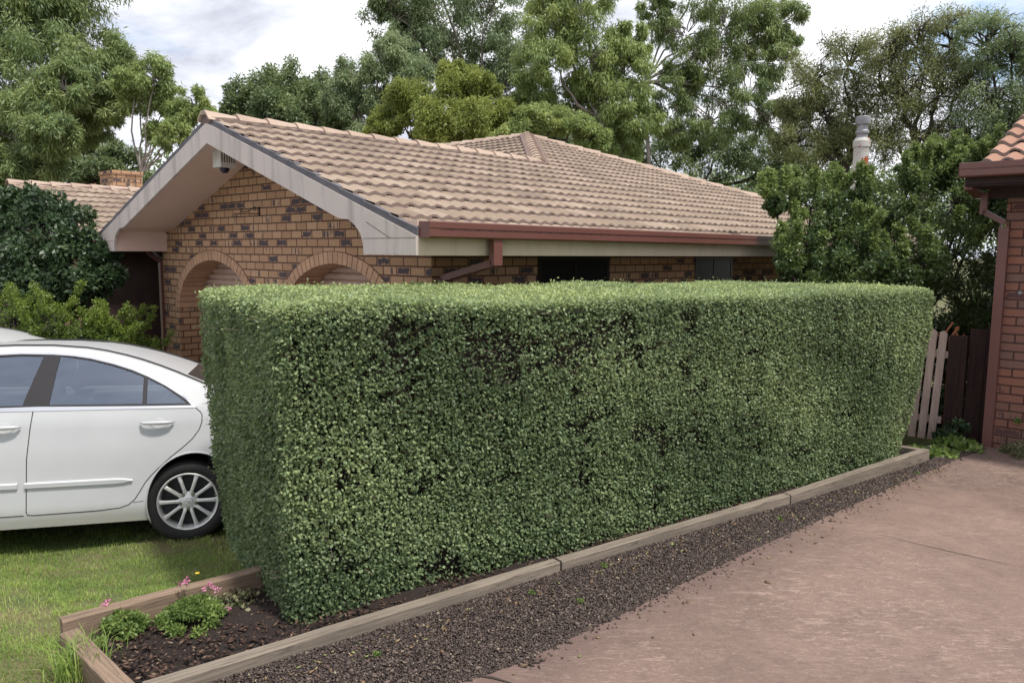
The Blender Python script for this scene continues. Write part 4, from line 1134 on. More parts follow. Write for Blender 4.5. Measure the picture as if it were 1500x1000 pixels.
            r1_ = fix_normals(rm_.build('rim', MT['rim'], w_))
            dk = MB(); dk.lathe([(0, .095), (.192, .095), (.20, .10)], 40, 'y')
            for k_ in range(5):
                a0 = -PI / 2 + 2 * PI * k_ / 5
                dk.lathe([(0, .014), (.0115, .014), (.0115, .03)], 12, 'y', (.058 * math.cos(a0), 0, .058 * math.sin(a0)))
            dk.v = [(a + wx, yy(b), c2 + .315) for a, b, c2 in dk.v]; dk.build('brake_backing', MT['rimdark'], w_)
            em = MB()
            for (ex, ez, oz) in ((.022, .0145, 0), (.0075, .0145, 0), (.0135, .006, .0055)):
                em.tube([(wx + ex * math.cos(t), yy(.0105), .315 + oz + ez * math.sin(t)) for t in np.linspace(0, 2 * PI, 25)], .0013, 5)
            em.build('wheel_emblem', MT['chrome'], w_)
            nt_ = MB()
            for k_ in range(5):
                a0 = -PI / 2 + 2 * PI * k_ / 5
                nt_.lathe([(0, .013), (.0075, .0135), (.0085, .022)], 6, 'y', (.058 * math.cos(a0), 0, .058 * math.sin(a0)))
            nt_.v = [(a + wx, yy(b), c2 + .315) for a, b, c2 in nt_.v]; nt_.each('wheel_nut', MT['chrome'], w_)
    # cabin: floor tub, seats with head rests, parcel shelf
    mb = MB(); mb.box(-2.3, .5, -.8, .8, .22, .30); mb.box(-2.35, -2.2, -.78, .78, .3, .98); mb.box(.15, .45, -.72, .72, .3, .99); mb.build('cabin_floor', MT['cabin'], car)
    for (sx, sy, wd2) in ((-1.35, -.38, .5), (-1.35, .38, .5), (-.42, 0, 1.3)):
        mb = MB(); mb.hexa([(sx - .3, sy - wd2 / 2, .4), (sx + .2, sy - wd2 / 2, .38), (sx + .2, sy + wd2 / 2, .38), (sx - .3, sy + wd2 / 2, .4), (sx - .3, sy - wd2 / 2, .58), (sx + .2, sy - wd2 / 2, .55), (sx + .2, sy + wd2 / 2, .55), (sx - .3, sy + wd2 / 2, .58)])
        mb.hexa([(sx + .15, sy - wd2 / 2, .5), (sx + .3, sy - wd2 / 2, .5), (sx + .3, sy + wd2 / 2, .5), (sx + .15, sy + wd2 / 2, .5), (sx + .33, sy - wd2 / 2 + .04, 1.03), (sx + .42, sy - wd2 / 2 + .04, 1.02), (sx + .42, sy + wd2 / 2 - .04, 1.02), (sx + .33, sy + wd2 / 2 - .04, 1.03)])
        for hy in ([sy] if wd2 < 1 else [-.4, .4]): mb.box(sx + .34, sx + .43, hy - .12, hy + .12, 1.07, 1.23)
        mb.build('seat', MT['cabin'], car, bevel=.03)
    mb = MB(); mb.tube([(-1.75 + .05 * math.sin(t), -.38 + .18 * math.cos(t), .93 + .17 * math.sin(t)) for t in np.linspace(0, 2 * PI, 25)], .014, 6); mb.build('steering_wheel', MT['cabin'], car)
    for s_ in (-1, 1):
        mb = MB(); mb.hexa([(.86, s_ * .62, .76), (1.16, s_ * .55, .76), (1.05, s_ * .80, .76), (.80, s_ * .84, .78), (.86, s_ * .62, .92), (1.14, s_ * .55, .92), (1.04, s_ * .79, .94), (.80, s_ * .835, .95)]); fix_normals(mb.build('tail_lamp', MT['lamp_red'], car))
        mb = MB(); mb.hexa([(-3.45, s_ * .75, .60), (-3.78, s_ * .5, .60), (-3.74, s_ * .5, .74), (-3.40, s_ * .75, .78), (-3.45, s_ * .70, .60), (-3.7, s_ * .45, .60), (-3.7, s_ * .45, .74), (-3.4, s_ * .70, .78)]); fix_normals(mb.build('headlight', MT['lamp_clear'], car))
        mb = MB(); mb.hexa([(-1.98, s_ * .86, 1.04), (-1.88, s_ * .86, 1.04), (-1.86, s_ * 1.03, 1.05), (-1.94, s_ * 1.03, 1.05), (-1.98, s_ * .88, 1.12), (-1.88, s_ * .88, 1.12), (-1.86, s_ * 1.03, 1.16), (-1.94, s_ * 1.03, 1.16)]); fix_normals(mb.build('wing_mirror', MT['paint'], car, bevel=.015))
    # underbody
    mb = MB(); mb.box(-3.5, .95, -.72, .72, .17, .24); mb.build('underbody', MT['well'], car)
    return car
def copy_tree(o, parent=None):
    c = o.copy(); COL.objects.link(c)
    if parent is not None: c.parent = parent
    for ch in o.children: copy_tree(ch, c)
    return c
car1 = build_car('white sedan parked on the lawn, nearest the camera, its tail behind the hedge', 'white cars parked side by side')
# rear wheel's outer face stands at (-2.473, 5.594); local near side is -y
ca = math.radians(18)
def car_loc(px, py):   # put local (0,-HWD) at px, py
    return (px - HWD * math.sin(ca) * 1, py + HWD * math.cos(ca))
lx, ly = car_loc(-2.455, 5.60)
car1.location = (lx, ly, -.072); car1.rotation_euler = (math.radians(-3.8), math.radians(1.4), ca)
car2 = copy_tree(car1)
car2['label'] = 'second white sedan behind the near one, only its roof and far windows showing'
car2.location = (-5.22, 8.55, -.15); car2.rotation_euler = (math.radians(-1), 0, ca)

# ================================================================ HEDGE
hb = np.array([-1.13, 3.695]); hdv = np.array([.8305, .557]); hnv = np.array([-.557, .8305]); HL, HT = 6.02, 1.76
hedge = empty('clipped_hedge', (hb[0], hb[1], .3), math.atan2(hdv[1], hdv[0]), 'long clipped box-shaped green hedge standing in the timber edged bed', 'hedge')
HH = 1.635
# local: x along, y back, z up from soil
def hed_surface(n, part):
    if part == 'front': x = rng.uniform(0, HL, n); z = rng.uniform(-.03, HH, n); y = np.zeros(n); N = np.tile([0, -1., 0], (n, 1))
    if part == 'back': x = rng.uniform(0, HL, n); z = rng.uniform(.1, HH, n); y = np.full(n, HT); N = np.tile([0, 1., 0], (n, 1))
    if part == 'left': y = rng.uniform(0, HT, n); z = rng.uniform(0, HH, n); x = np.zeros(n); N = np.tile([-1., 0, 0], (n, 1))
    if part == 'right': y = rng.uniform(0, HT, n); z = rng.uniform(0, HH, n); x = np.full(n, HL); N = np.tile([1., 0, 0], (n, 1))
    if part == 'top': x = rng.uniform(0, HL, n); y = rng.uniform(0, HT, n); z = np.full(n, HH); N = np.tile([0, 0, 1.], (n, 1))
    return np.stack([x, y, z], 1), N
def vnoise(P, f, seed=0):
    r = np.random.default_rng(seed); s = 0
    for i in range(7):
        k_ = r.normal(size=3) * f * (1 + .35 * i); s = s + np.sin(P @ k_ + r.uniform(0, 6.28)) / (1 + .25 * i)
    return s / 2.6
def hed_warp(P, N):
    """round the corners, taper the foot, let the faces undulate"""
    P = P.copy(); x, y, z = P.T
    rc = .065
    # corner rounding toward the core
    c = np.stack([np.clip(x, rc, HL - rc), np.clip(y, rc, HT - rc), np.clip(z, -1, HH - rc)], 1)
    d = P - c; ln = np.linalg.norm(d, axis=1, keepdims=True); ok = ln[:, 0] > rc
    P[ok] = c[ok] + d[ok] / ln[ok] * rc; N = np.where(ln > 1e-4, unit(d), N)
    P += N * (vnoise(P, 3.0, 1) * .022 + vnoise(P, 9.0, 2) * .012)[:, None]
    # foot: narrower near the soil, ends drawn in; top sags towards the far end
    zz_ = np.clip(P[:, 2] / HH, 0, 1)
    foot = (1 - zz_) ** 2.2
    P[:, 1] = HT * .42 + (P[:, 1] - HT * .42) * (1 - .0 * foot) ; 
    back = P[:, 1] > HT * .6
    P[:, 1] -= np.where(back, foot * .35, 0)
    P[:, 1] += np.where(P[:, 1] < HT * .3, foot * .03 * np.clip((P[:, 0] - 1) / 2, 0, 1), 0)
    P[:, 0] += np.where(P[:, 0] < .4, (.4 - P[:, 0]) / .4 * foot * .03, 0)
    P[:, 0] -= np.where(P[:, 0] > HL - .6, foot * .42, 0)
    P[:, 2] -= np.clip(P[:, 2] - .8, 0, 1) / .8 * .045 * P[:, 0] / HL
    P[:, 2] += np.where(P[:, 2] > HH - .15, .008 * np.sin(P[:, 0] * 2.7), 0)
    return P, N
LV = []; LF = []; LT = []; nb0 = 0
for part, n in (('front', 175000), ('left', 44000), ('top', 105000), ('right', 16000), ('back', 30000)):
    P, N = hed_surface(n, part)
    P2, N2 = hed_warp(P, N)
    # bald, twiggy patches and dark hollows
    ga = vnoise(P, 5.5, 3) + .55 * vnoise(P, 14, 4) + .5 * vnoise(P, 30, 6)
    thr = np.full(n, .95)
    if part == 'front':
        pat = np.exp(-(((P[:, 0] - 1.5) / 1.1) ** 2 + ((P[:, 2] - 1.33) / .2) ** 2)) + .8 * np.exp(-(((P[:, 0] - .95) / .3) ** 2 + ((P[:, 2] - .02) / .16) ** 2)) + .5 * np.exp(-(((P[:, 0] - 2.6) / 1.2) ** 2 + ((P[:, 2] - .75) / .35) ** 2))
        thr -= pat * 1.35
    keep = (ga < thr) | (rng.uniform(0, 1, n) < .22)
    if part == 'top': keep[:] = True
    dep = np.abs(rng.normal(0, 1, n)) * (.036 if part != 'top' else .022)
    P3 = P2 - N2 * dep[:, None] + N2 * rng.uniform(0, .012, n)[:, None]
    # stray shoots
    st = rng.uniform(0, 1, n) < .010; P3[st] += N2[st] * rng.uniform(.01, .05, (st.sum(), 1))
    jit = rng.normal(size=(n, 3))
    Nn = unit(N2 * .75 + np.array([0, 0, .45]) + jit * .55)
    D = unit(np.cross(Nn, rng.normal(size=(n, 3))) + N2 * .35)
    Nn = unit(Nn - D * np.sum(Nn * D, 1, keepdims=True))
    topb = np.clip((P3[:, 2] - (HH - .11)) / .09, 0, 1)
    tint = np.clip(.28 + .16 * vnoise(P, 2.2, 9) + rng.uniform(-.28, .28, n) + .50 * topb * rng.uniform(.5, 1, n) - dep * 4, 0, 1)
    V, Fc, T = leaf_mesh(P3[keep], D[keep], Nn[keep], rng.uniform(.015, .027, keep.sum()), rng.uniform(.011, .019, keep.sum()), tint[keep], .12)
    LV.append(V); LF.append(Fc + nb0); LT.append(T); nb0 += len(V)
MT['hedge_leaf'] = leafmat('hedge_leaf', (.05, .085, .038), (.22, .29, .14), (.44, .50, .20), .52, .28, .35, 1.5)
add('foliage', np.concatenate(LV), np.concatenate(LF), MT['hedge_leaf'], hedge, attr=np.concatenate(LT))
# dark twiggy core
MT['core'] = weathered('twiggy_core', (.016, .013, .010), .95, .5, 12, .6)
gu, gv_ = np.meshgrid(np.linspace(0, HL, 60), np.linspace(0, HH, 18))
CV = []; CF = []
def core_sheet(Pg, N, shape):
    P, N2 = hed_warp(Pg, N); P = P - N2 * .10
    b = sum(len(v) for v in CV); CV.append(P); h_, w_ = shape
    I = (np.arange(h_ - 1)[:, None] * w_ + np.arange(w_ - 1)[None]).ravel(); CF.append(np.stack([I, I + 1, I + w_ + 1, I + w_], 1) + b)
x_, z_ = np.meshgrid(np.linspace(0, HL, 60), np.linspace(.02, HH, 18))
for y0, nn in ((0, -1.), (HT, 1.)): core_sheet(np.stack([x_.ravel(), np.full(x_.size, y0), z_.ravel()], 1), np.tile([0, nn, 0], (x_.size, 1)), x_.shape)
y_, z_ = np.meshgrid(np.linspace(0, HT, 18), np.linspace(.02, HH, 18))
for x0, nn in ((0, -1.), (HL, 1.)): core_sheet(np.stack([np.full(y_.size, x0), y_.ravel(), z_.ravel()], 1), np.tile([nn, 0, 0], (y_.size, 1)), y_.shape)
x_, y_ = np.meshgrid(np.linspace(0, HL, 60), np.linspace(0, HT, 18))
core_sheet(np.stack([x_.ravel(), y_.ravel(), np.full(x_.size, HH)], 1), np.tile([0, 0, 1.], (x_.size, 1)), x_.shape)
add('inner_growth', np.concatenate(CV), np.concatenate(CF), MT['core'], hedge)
# twigs just under the leaf skin, and short stems at the foot
mb = MB()
for i in range(1500):
    P, N = hed_surface(1, 'front' if i % 5 else 'left')
    if i % 2 == 0 and i % 5: P[0] = [np.clip(rng.normal(1.6, 1.0), .05, HL - .1), 0, np.clip(rng.normal(1.25, .2), .1, HH - .05)]
    P, N = hed_warp(P, N); a = P[0] - N[0] * .09; b = P[0] - N[0] * .01 + rng.normal(size=3) * .04 + np.array([0, 0, .04])
    mb.tube([a, (a + b) / 2 + rng.normal(size=3) * .008, b], [.0028, .002, .0012], 3, False)
for i in range(26):
    x0 = .2 + i * (HL - .5) / 26 + random.uniform(-.05, .05); mb.tube([(x0, HT * .4, 0), (x0 + random.uniform(-.1, .1), .35, .25), (x0 + random.uniform(-.15, .15), .15, .5)], [.02, .015, .008], 6)
MT['twig'] = weathered('grey_twig', (.13, .10, .08), .9, .3, 20, .2)
mb.build('stems', MT['twig'], hedge)

# ================================================================ TREES AND SHRUBS
MT['bark_grey'] = weathered('pale_gum_bark', (.25, .22, .20), .85, .3, 3, .3, .3)
MT['bark_dark'] = weathered('dark_branch_bark', (.055, .045, .040), .9, .35, 4, .4)
def tree(name, label, base_uv, Yb, blobs, mleaf, mbark, n_per=2600, ln=.2, wd_=.04, droop=.9, clump=.32, ncl=26, group=None, trunk_r=.2, fork=None, shell=.6, bare=0, flat=1.0, depth=.8, twig=.012):
    """blobs: (u, v, radius_px, dY) crown masses seen on the photo, each given its own depth"""
    base = at(base_uv[0], base_uv[1], Yb); base[2] = 0
    t = empty(name, tuple(base), 0, label, 'tree' if 'shrub' not in name else 'shrub', group)
    C = []; R = []
    for (u, v, r, dY) in blobs:
        p = at(u, v, Yb + dY); C.append(p - base); R.append(1.12 * r / FPX * (Yb + dY))
    C = np.array(C); R = np.array(R)
    fk = (at(*fork, Yb) - base) if fork is not None else np.array([C[:, 0].mean() * .3, C[:, 1].mean() * .3, max(1.2, C[:, 2].min() * .75)])
    mb = MB()
    P, rr = wiggle([0, 0, -.1], fk, trunk_r, trunk_r * .65, 6, .05); mb.tube(P, rr, 9)
    CC = []; CR = []; CT = []
    if droop > .6: clump *= .82; ncl = int(ncl * 1.25)
    for c, r in zip(C, R):
        P, rr = wiggle(fk, c, trunk_r * .45, max(.02, trunk_r * .12), 7, .12, .04); mb.tube(P, rr, 7, False)
        k_ = max(5, int(ncl))
        d = unit(rng.normal(size=(k_, 3))); q = rng.uniform(.25, 1, k_) ** .6
        cl = c + d * (q * r)[:, None] * np.array([1, depth, .95])
        bt = rng.uniform(0, 1)
        for j, x in enumerate(cl):
            if j % 2 == 0:
                a = c + (x - c) * .12 - np.array([0, 0, r * .15]); P, rr = wiggle(a, x, twig * 2.2, twig * .6, 4, .14, .05); mb.tube(P, rr, 4, False)
            CC.append(x); CR.append(clump * r * rng.uniform(.65, 1.2)); CT.append(np.clip(bt * .35 + rng.uniform(0, .65), 0, 1))
        for j in range(bare):
            d = unit(rng.normal(size=(1, 3)))[0]; d[2] = abs(d[2]) * .8; e_ = c + d * r * rng.uniform(.9, 1.3)
            P, rr = wiggle(c, e_, twig * 2, twig * .4, 6, .25, .1); mb.tube(P, rr, 4, False)
            for q in range(3):
                s0 = P[rng.integers(2, 6)]; e2 = s0 + unit(rng.normal(size=(1, 3)))[0] * r * .4; P2, r2 = wiggle(s0, e2, twig, twig * .3, 4, .25); mb.tube(P2, r2, 3, False)
    CC = np.array(CC); CR = np.array(CR); CT = np.array(CT)
    nl = int(n_per * (1.25 if droop > .6 else 1.5) * len(blobs)); ln *= .82; wd_ *= .9
    rad = np.stack([CR, CR, CR * flat], 1)
    V, Fc, T = cloud(CC, rad, nl, ln, wd_, up=.35, droop=droop, shell=shell, tint0=CT)
    if droop > .6:      # hanging streamers
        pass
    mb.build('trunk', mbark, t, smooth=True)
    add('crown', V, Fc, mleaf, t, attr=T)
    return t
MT['gum'] = leafmat('gum_leaf', (0.095, 0.149, 0.070), (0.180, 0.251, 0.096), (0.359, 0.400, 0.150), .5, .3, .4, .6)
MT['gum_light'] = leafmat('light_gum_leaf', (0.111, 0.167, 0.065), (0.223, 0.303, 0.104), (0.410, 0.453, 0.152), .5, .3, .4, .6)
MT['gum_grey'] = leafmat('greyish_gum_leaf', (0.095, 0.147, 0.083), (0.188, 0.256, 0.128), (0.359, 0.413, 0.207), .5, .3, .4, .6)
MT['dark_leaf'] = leafmat('dark_evergreen_leaf', (0.068, 0.110, 0.056), (0.137, 0.190, 0.088), (0.254, 0.310, 0.117), .5, .25, .4, .6)
MT['lime'] = leafmat('lime_leaf', (0.094, 0.127, 0.034), (0.198, 0.248, 0.060), (0.341, 0.374, 0.102), .5, .35, .35, .8)
MT['olive'] = leafmat('olive_acacia_leaf', (0.090, 0.114, 0.053), (0.179, 0.211, 0.090), (0.325, 0.325, 0.139), .55, .3, .3, .6)
MT['camellia'] = leafmat('glossy_camellia_leaf', (.02, .042, .018), (.045, .08, .032), (.10, .15, .06), .40, .15, .5, 1.5)
MT['glossy'] = leafmat('glossy_shrub_leaf', (.03, .06, .024), (.08, .13, .045), (.24, .31, .09), .42, .25, .45, 1.2)
MT['lime_near'] = leafmat('yellow_green_shrub_leaf', (.035, .065, .012), (.095, .15, .025), (.21, .28, .05), .45, .3, .4, 1.5)

tree('gum_tree', 'tall spreading gum tree filling the top left corner', (60, 300), 22, [(20, 30, 62, 0), (95, 35, 60, 1), (150, 95, 46, 0), (60, 110, 66, -1), (0, 130, 66, 1), (112, 165, 46, 0), (30, 195, 52, 1), (158, 150, 36, -.5), (-70, 60, 90, 0), (115, -40, 70, 1), (10, -60, 80, 0), (175, 90, 24, 0), (45, 165, 40, -2), (75, 190, 36, -2.5), (20, 240, 36, -2), (95, 130, 34, -2), (60, 230, 30, -2)], MT['gum'], MT['bark_grey'], 6200, .2, .038, 1.0, .34, 24, trunk_r=.17, fork=(70, 230), bare=1)
tree('dark_tree', 'dark tree with sky gaps behind the left wing roof, under the big gum', (70, 300), 27, [(60, 240, 52, 0), (125, 225, 42, 1), (180, 245, 30, 0), (0, 250, 60, 0), (95, 205, 40, 1), (30, 290, 50, 0), (140, 262, 35, 0), (-60, 220, 70, 0)], MT['dark_leaf'], MT['bark_dark'], 3800, .18, .05, .5, .34, 20, trunk_r=.2, bare=2)
tree('small_gum_tree', 'slender gum with a forked bare trunk and rounded clumps left of the gable peak', (205, 300), 20, [(228, 112, 28, 0), (205, 140, 26, .6), (262, 165, 20, 0), (284, 152, 24, 0), (253, 200, 22, -.4), (240, 140, 22, .3), (300, 165, 12, 0), (185, 120, 20, .3), (225, 190, 12, .2)], MT['lime'] if False else MT['gum_light'], MT['bark_grey'], 2600, .15, .032, .9, .36, 20, trunk_r=.05, fork=(207, 255), twig=.010)
tree('evergreen_tree', 'dense dark rounded evergreen behind the garage ridge', (430, 300), 31, [(370, 150, 36, 0), (420, 135, 38, 0), (470, 150, 38, 1), (352, 165, 22, 0), (395, 175, 38, -1), (450, 175, 42, -1), (500, 180, 34, 0), (340, 190, 20, 0)], MT['dark_leaf'], MT['bark_dark'], 5200, .17, .07, .2, .36, 26, trunk_r=.2)
tree('gum_tree', 'darker gum between the dense evergreen and the lime green tree', (540, 300), 29, [(520, 108, 30, 0), (560, 88, 34, 0), (502, 140, 28, 0), (558, 150, 38, 1), (528, 175, 38, 0), (600, 125, 38, 0), (590, 85, 30, 1)], MT['gum_grey'], MT['bark_grey'], 4600, .17, .045, .8, .34, 22, trunk_r=.18)
tree('lime_tree', 'bright yellow-green feathery tree above the garage ridge', (655, 300), 24, [(600, 150, 33, 0), (655, 142, 34, 0), (702, 130, 28, 0), (715, 152, 28, 0), (640, 175, 34, -1), (690, 182, 34, -1), (732, 188, 18, 0), (578, 175, 26, 0), (662, 112, 20, .5), (560, 190, 20, 0), (630, 205, 30, 0), (700, 205, 30, 0)], MT['lime'], MT['bark_dark'], 4200, .12, .05, .2, .33, 24, trunk_r=.14)
tree('gum_tree', 'tall dark gum with pale leaning limbs, top centre left of the frame', (680, 300), 33, [(578, 22, 42, 0), (640, 30, 52, 0), (690, 55, 52, 1), (620, 80, 38, 0), (722, 5, 52, 0), (700, 105, 38, 1), (750, 75, 42, 0), (742, 130, 38, 0), (640, -40, 60, 0), (565, 0, 24, 0), (760, 165, 34, 1), (600, 50, 30, 1)], MT['gum_grey'], MT['bark_grey'], 4600, .22, .045, 1.0, .34, 22, trunk_r=.17, fork=(690, 170), bare=2)
tree('gum_tree', 'large light green weeping gum over the hip of the main roof', (895, 300), 27, [(800, 30, 46, 0), (850, 15, 54, 0), (800, 92, 46, -.5), (862, 75, 54, 0), (912, 105, 44, 0), (782, 148, 30, 0), (900, 150, 48, 0), (845, 145, 42, .5), (922, 60, 28, 0), (930, 185, 36, 0), (840, -50, 60, 0), (870, 190, 36, .5), (905, 215, 30, 0)], MT['gum_light'], MT['bark_grey'], 5600, .20, .038, 1.2, .33, 24, trunk_r=.17, fork=(893, 200), bare=1)
tree('gum_tree', 'tall airy gum with bare pale upper trunk right of centre', (960, 300), 31, [(1005, 42, 44, 0), (1062, 30, 48, 0), (1112, 42, 44, 0), (1135, 85, 34, 0), (1040, 100, 50, .5), (990, 122, 34, 0), (1092, 140, 46, 0), (960, 15, 24, 0), (1140, 28, 34, 0), (1122, 172, 34, 0), (1040, 172, 40, 0), (985, 185, 34, 0), (1150, 60, 20, 0), (1060, -50, 70, 0), (950, 160, 16, 0)], MT['gum'], MT['bark_grey'], 4300, .22, .038, 1.2, .30, 22, trunk_r=.10, fork=(945, 120), bare=2)
tree('dark_tree', 'low dark bushy trees behind the right hip of the main roof', (1030, 300), 35, [(880, 225, 30, 0), (940, 222, 32, 0), (1000, 218, 36, 0), (1055, 222, 38, 0), (1105, 232, 40, 0), (1155, 240, 36, 0), (1205, 240, 40, 0), (820, 200, 26, 0), (770, 190, 24, 0)], MT['dark_leaf'], MT['bark_dark'], 2700, .22, .06, .6, .33, 22, trunk_r=.18, bare=3)
tree('green_shrub_tree', 'mid green bush just behind the short hip at the roof peak', (800, 300), 23, [(770, 178, 22, 0), (805, 172, 26, 0), (840, 182, 24, 0), (750, 200, 24, 0), (870, 200, 22, 0)], MT['gum_light'], MT['bark_dark'], 2600, .12, .045, .3, .35, 20, trunk_r=.08)
ac = 'feathery olive acacia trees on the right'
tree('acacia_tree', 'feathery olive tree behind the flue, left of its group', (1235, 330), 26, [(1192, 112, 40, 0), (1245, 92, 42, 0), (1205, 165, 44, 0), (1168, 160, 26, 0), (1255, 175, 38, .5), (1290, 130, 40, 0), (1220, 215, 36, 0), (1160, 205, 30, 0)], MT['olive'], MT['bark_dark'], 3600, .13, .03, .3, .36, 26, trunk_r=.16, fork=(1240, 250), bare=5, group=ac, twig=.016)
tree('acacia_tree', 'tall olive tree with bare twigs showing at its crown, centre of its group', (1345, 330), 25, [(1300, 80, 38, 0), (1345, 62, 38, 0), (1395, 62, 40, 0), (1320, 140, 42, 0), (1378, 132, 48, 0), (1345, 200, 42, 0), (1415, 205, 40, 0), (1290, 205, 36, 0), (1420, 110, 36, 0)], MT['olive'], MT['bark_dark'], 3000, .13, .03, .3, .36, 26, trunk_r=.16, fork=(1350, 245), bare=7, group=ac, twig=.016)
tree('acacia_tree', 'darker green tree cut by the right edge of the photo above the terracotta roof', (1480, 330), 24, [(1445, 62, 38, 0), (1482, 85, 42, 0), (1452, 150, 44, 0), (1500, 150, 46, 0), (1540, 80, 60, 0), (1480, 205, 36, 0), (1430, 230, 30, 0)], MT['gum_grey'], MT['bark_dark'], 3300, .14, .035, .4, .36, 24, trunk_r=.16, fork=(1470, 250), bare=6, group=ac, twig=.016)
# far woodland mass closing the gaps low down
C = []; R = []
for i in range(260):
    u = random.uniform(-500, 2000); Yf = random.uniform(52, 70); C.append(at(u, random.uniform(255, 345), Yf)); R.append(random.uniform(1.4, 3.2))
V, Fc, T = cloud(np.array(C), np.array(R), 52000, .5, .22, .3, .4, .6)
tag(add('far_woodland', V, Fc, MT['dark_leaf'], attr=T), 'far dark woodland mass beyond the garden trees', 'woodland', kind='stuff')

# ---- near shrubs
def shrub(name, label, base, masses, m, n, ln, wd_, clump=.3, ncl=30, droop=.1, mb_=None, shoots=0, up=.45):
    """masses: world centre and radius"""
    base = np.array([base[0], base[1], base[2] if len(base) > 2 else 0.])
    t = empty(name, tuple(base), 0, label, 'shrub')
    C = np.array([c for c, r in masses]) - base; R = np.array([r for c, r in masses])
    mb = MB(); CC = []; CR = []; CT = []
    for c, r in zip(C, R):
        a = np.array([c[0] * .15, c[1] * .15, .0]); P, rr = wiggle(a, c, .035, .014, 6, .1); mb.tube(P, rr, 6, False)
        d = unit(rng.normal(size=(ncl, 3))); q = rng.uniform(.3, 1, ncl) ** .5; cl = c + d * (q * r)[:, None]
        for x in cl:
            P, rr = wiggle(c, x, .009, .003, 4, .1); mb.tube(P, rr, 4, False)
            CC.append(x); CR.append(clump * r * rng.uniform(.6, 1.2)); CT.append(rng.uniform(0, 1) * .75)
        for j in range(shoots):
            a0 = cl[rng.integers(0, ncl)]
            if a0[2] < c[2]: continue
            e_ = a0 + np.array([rng.normal() * .12, rng.normal() * .12, rng.uniform(.15, .38)]); P, rr = wiggle(a0, e_, .005, .002, 5, .1); mb.tube(P, rr, 3, False)
            for q_ in P[2:]: CC.append(q_); CR.append(.05); CT.append(1.0)
    V, Fc, T = cloud(np.array(CC), np.array(CR), n, ln, wd_, up, droop, .6, np.array(CT))
    mb.build('stems', mb_ or MT['bark_dark'], t, smooth=True)
    add('foliage', V, Fc, m, t, attr=T)
    return t
def A3(u, v, r, Y): return (at(u, v, Y), r / FPX * Y)
shrub('camellia_shrub', 'large dark glossy camellia in front of the left wing of the house', (-6.3, 10.6), [A3(60, 330, 52, 10.6), (at(0, 350, 10.8), .62), A3(110, 345, 38, 10.3), A3(40, 390, 60, 10.4), A3(100, 400, 48, 10.1), A3(-30, 400, 60, 10.8), A3(150, 375, 22, 10.1), A3(60, 300, 26, 10.7), A3(135, 420, 26, 9.9), A3(20, 300, 30, 10.9), A3(60, 440, 60, 10.2), A3(165, 405, 14, 9.9)], MT['camellia'], 34000, .075, .042, .30, 26, .25)
shrub('spreading_shrub', 'low yellow-green shrub behind the parked cars, in front of the dark porch', (-5.4, 9.3), [A3(20, 470, 36, 9.3), A3(75, 480, 34, 9.2), A3(125, 492, 30, 9.2), A3(170, 505, 26, 9.3), A3(205, 518, 24, 9.4), A3(188, 505, 26, 9.5), A3(150, 492, 28, 9.3), A3(-30, 470, 40, 9.4), A3(50, 520, 40, 9.2), A3(130, 540, 40, 9.2), A3(205, 560, 32, 9.4), A3(225, 530, 12, 9.4)], MT['lime_near'], 42000, .030, .017, .34, 34, 0, shoots=8)
shrub('glossy_shrub', 'big glossy green shrub with bright new shoots behind the far end of the hedge', (4.4, 10.0), [A3(1188, 312, 40, 9.7), A3(1232, 312, 36, 10.0), A3(1320, 290, 50, 10.2), A3(1400, 300, 46, 10.3), A3(1172, 365, 36, 9.4), A3(1230, 350, 56, 9.6), A3(1310, 360, 60, 9.9), A3(1400, 370, 62, 10.1), A3(1180, 410, 40, 9.5), A3(1270, 420, 60, 9.8), A3(1360, 430, 60, 10.0), A3(1430, 440, 50, 10.1), A3(1135, 300, 15, 9.6), A3(1150, 385, 15, 9.2), A3(1262, 285, 18, 9.7), A3(1440, 280, 36, 10.4), A3(1335, 262, 30, 10.2), A3(1430, 255, 32, 10.4), A3(1380, 250, 26, 10.4), A3(1460, 300, 40, 10.3), A3(1390, 250, 26, 10.4), A3(1260, 385, 46, 9.3), A3(1340, 395, 46, 9.6), A3(1200, 440, 40, 9.3)], MT['glossy'], 135000, .046, .024, .30, 28, .1, shoots=10)
shrub('dark_fern', 'small dark leafy plant at the foot of the gate', (4.58, 7.93, .25), [(np.array([4.60, 7.90, .33]), .10), (np.array([4.68, 7.90, .42]), .08), (np.array([4.52, 7.93, .30]), .07)], MT['camellia'], 900, .04, .022, .4, 10)
# behind the gate, deep dark planting
shrub('glossy_shrub', 'dark shrub filling the shade behind the timber gate', (5.3, 10.9), [A3(1420, 480, 50, 10.8), A3(1370, 520, 50, 10.8), A3(1450, 540, 60, 10.9), A3(1480, 420, 50, 11.1), A3(1500, 480, 60, 11.1), A3(1345, 590, 40, 9.6), A3(1385, 610, 36, 9.4)], MT['camellia'], 22000, .07, .035, .32, 24)

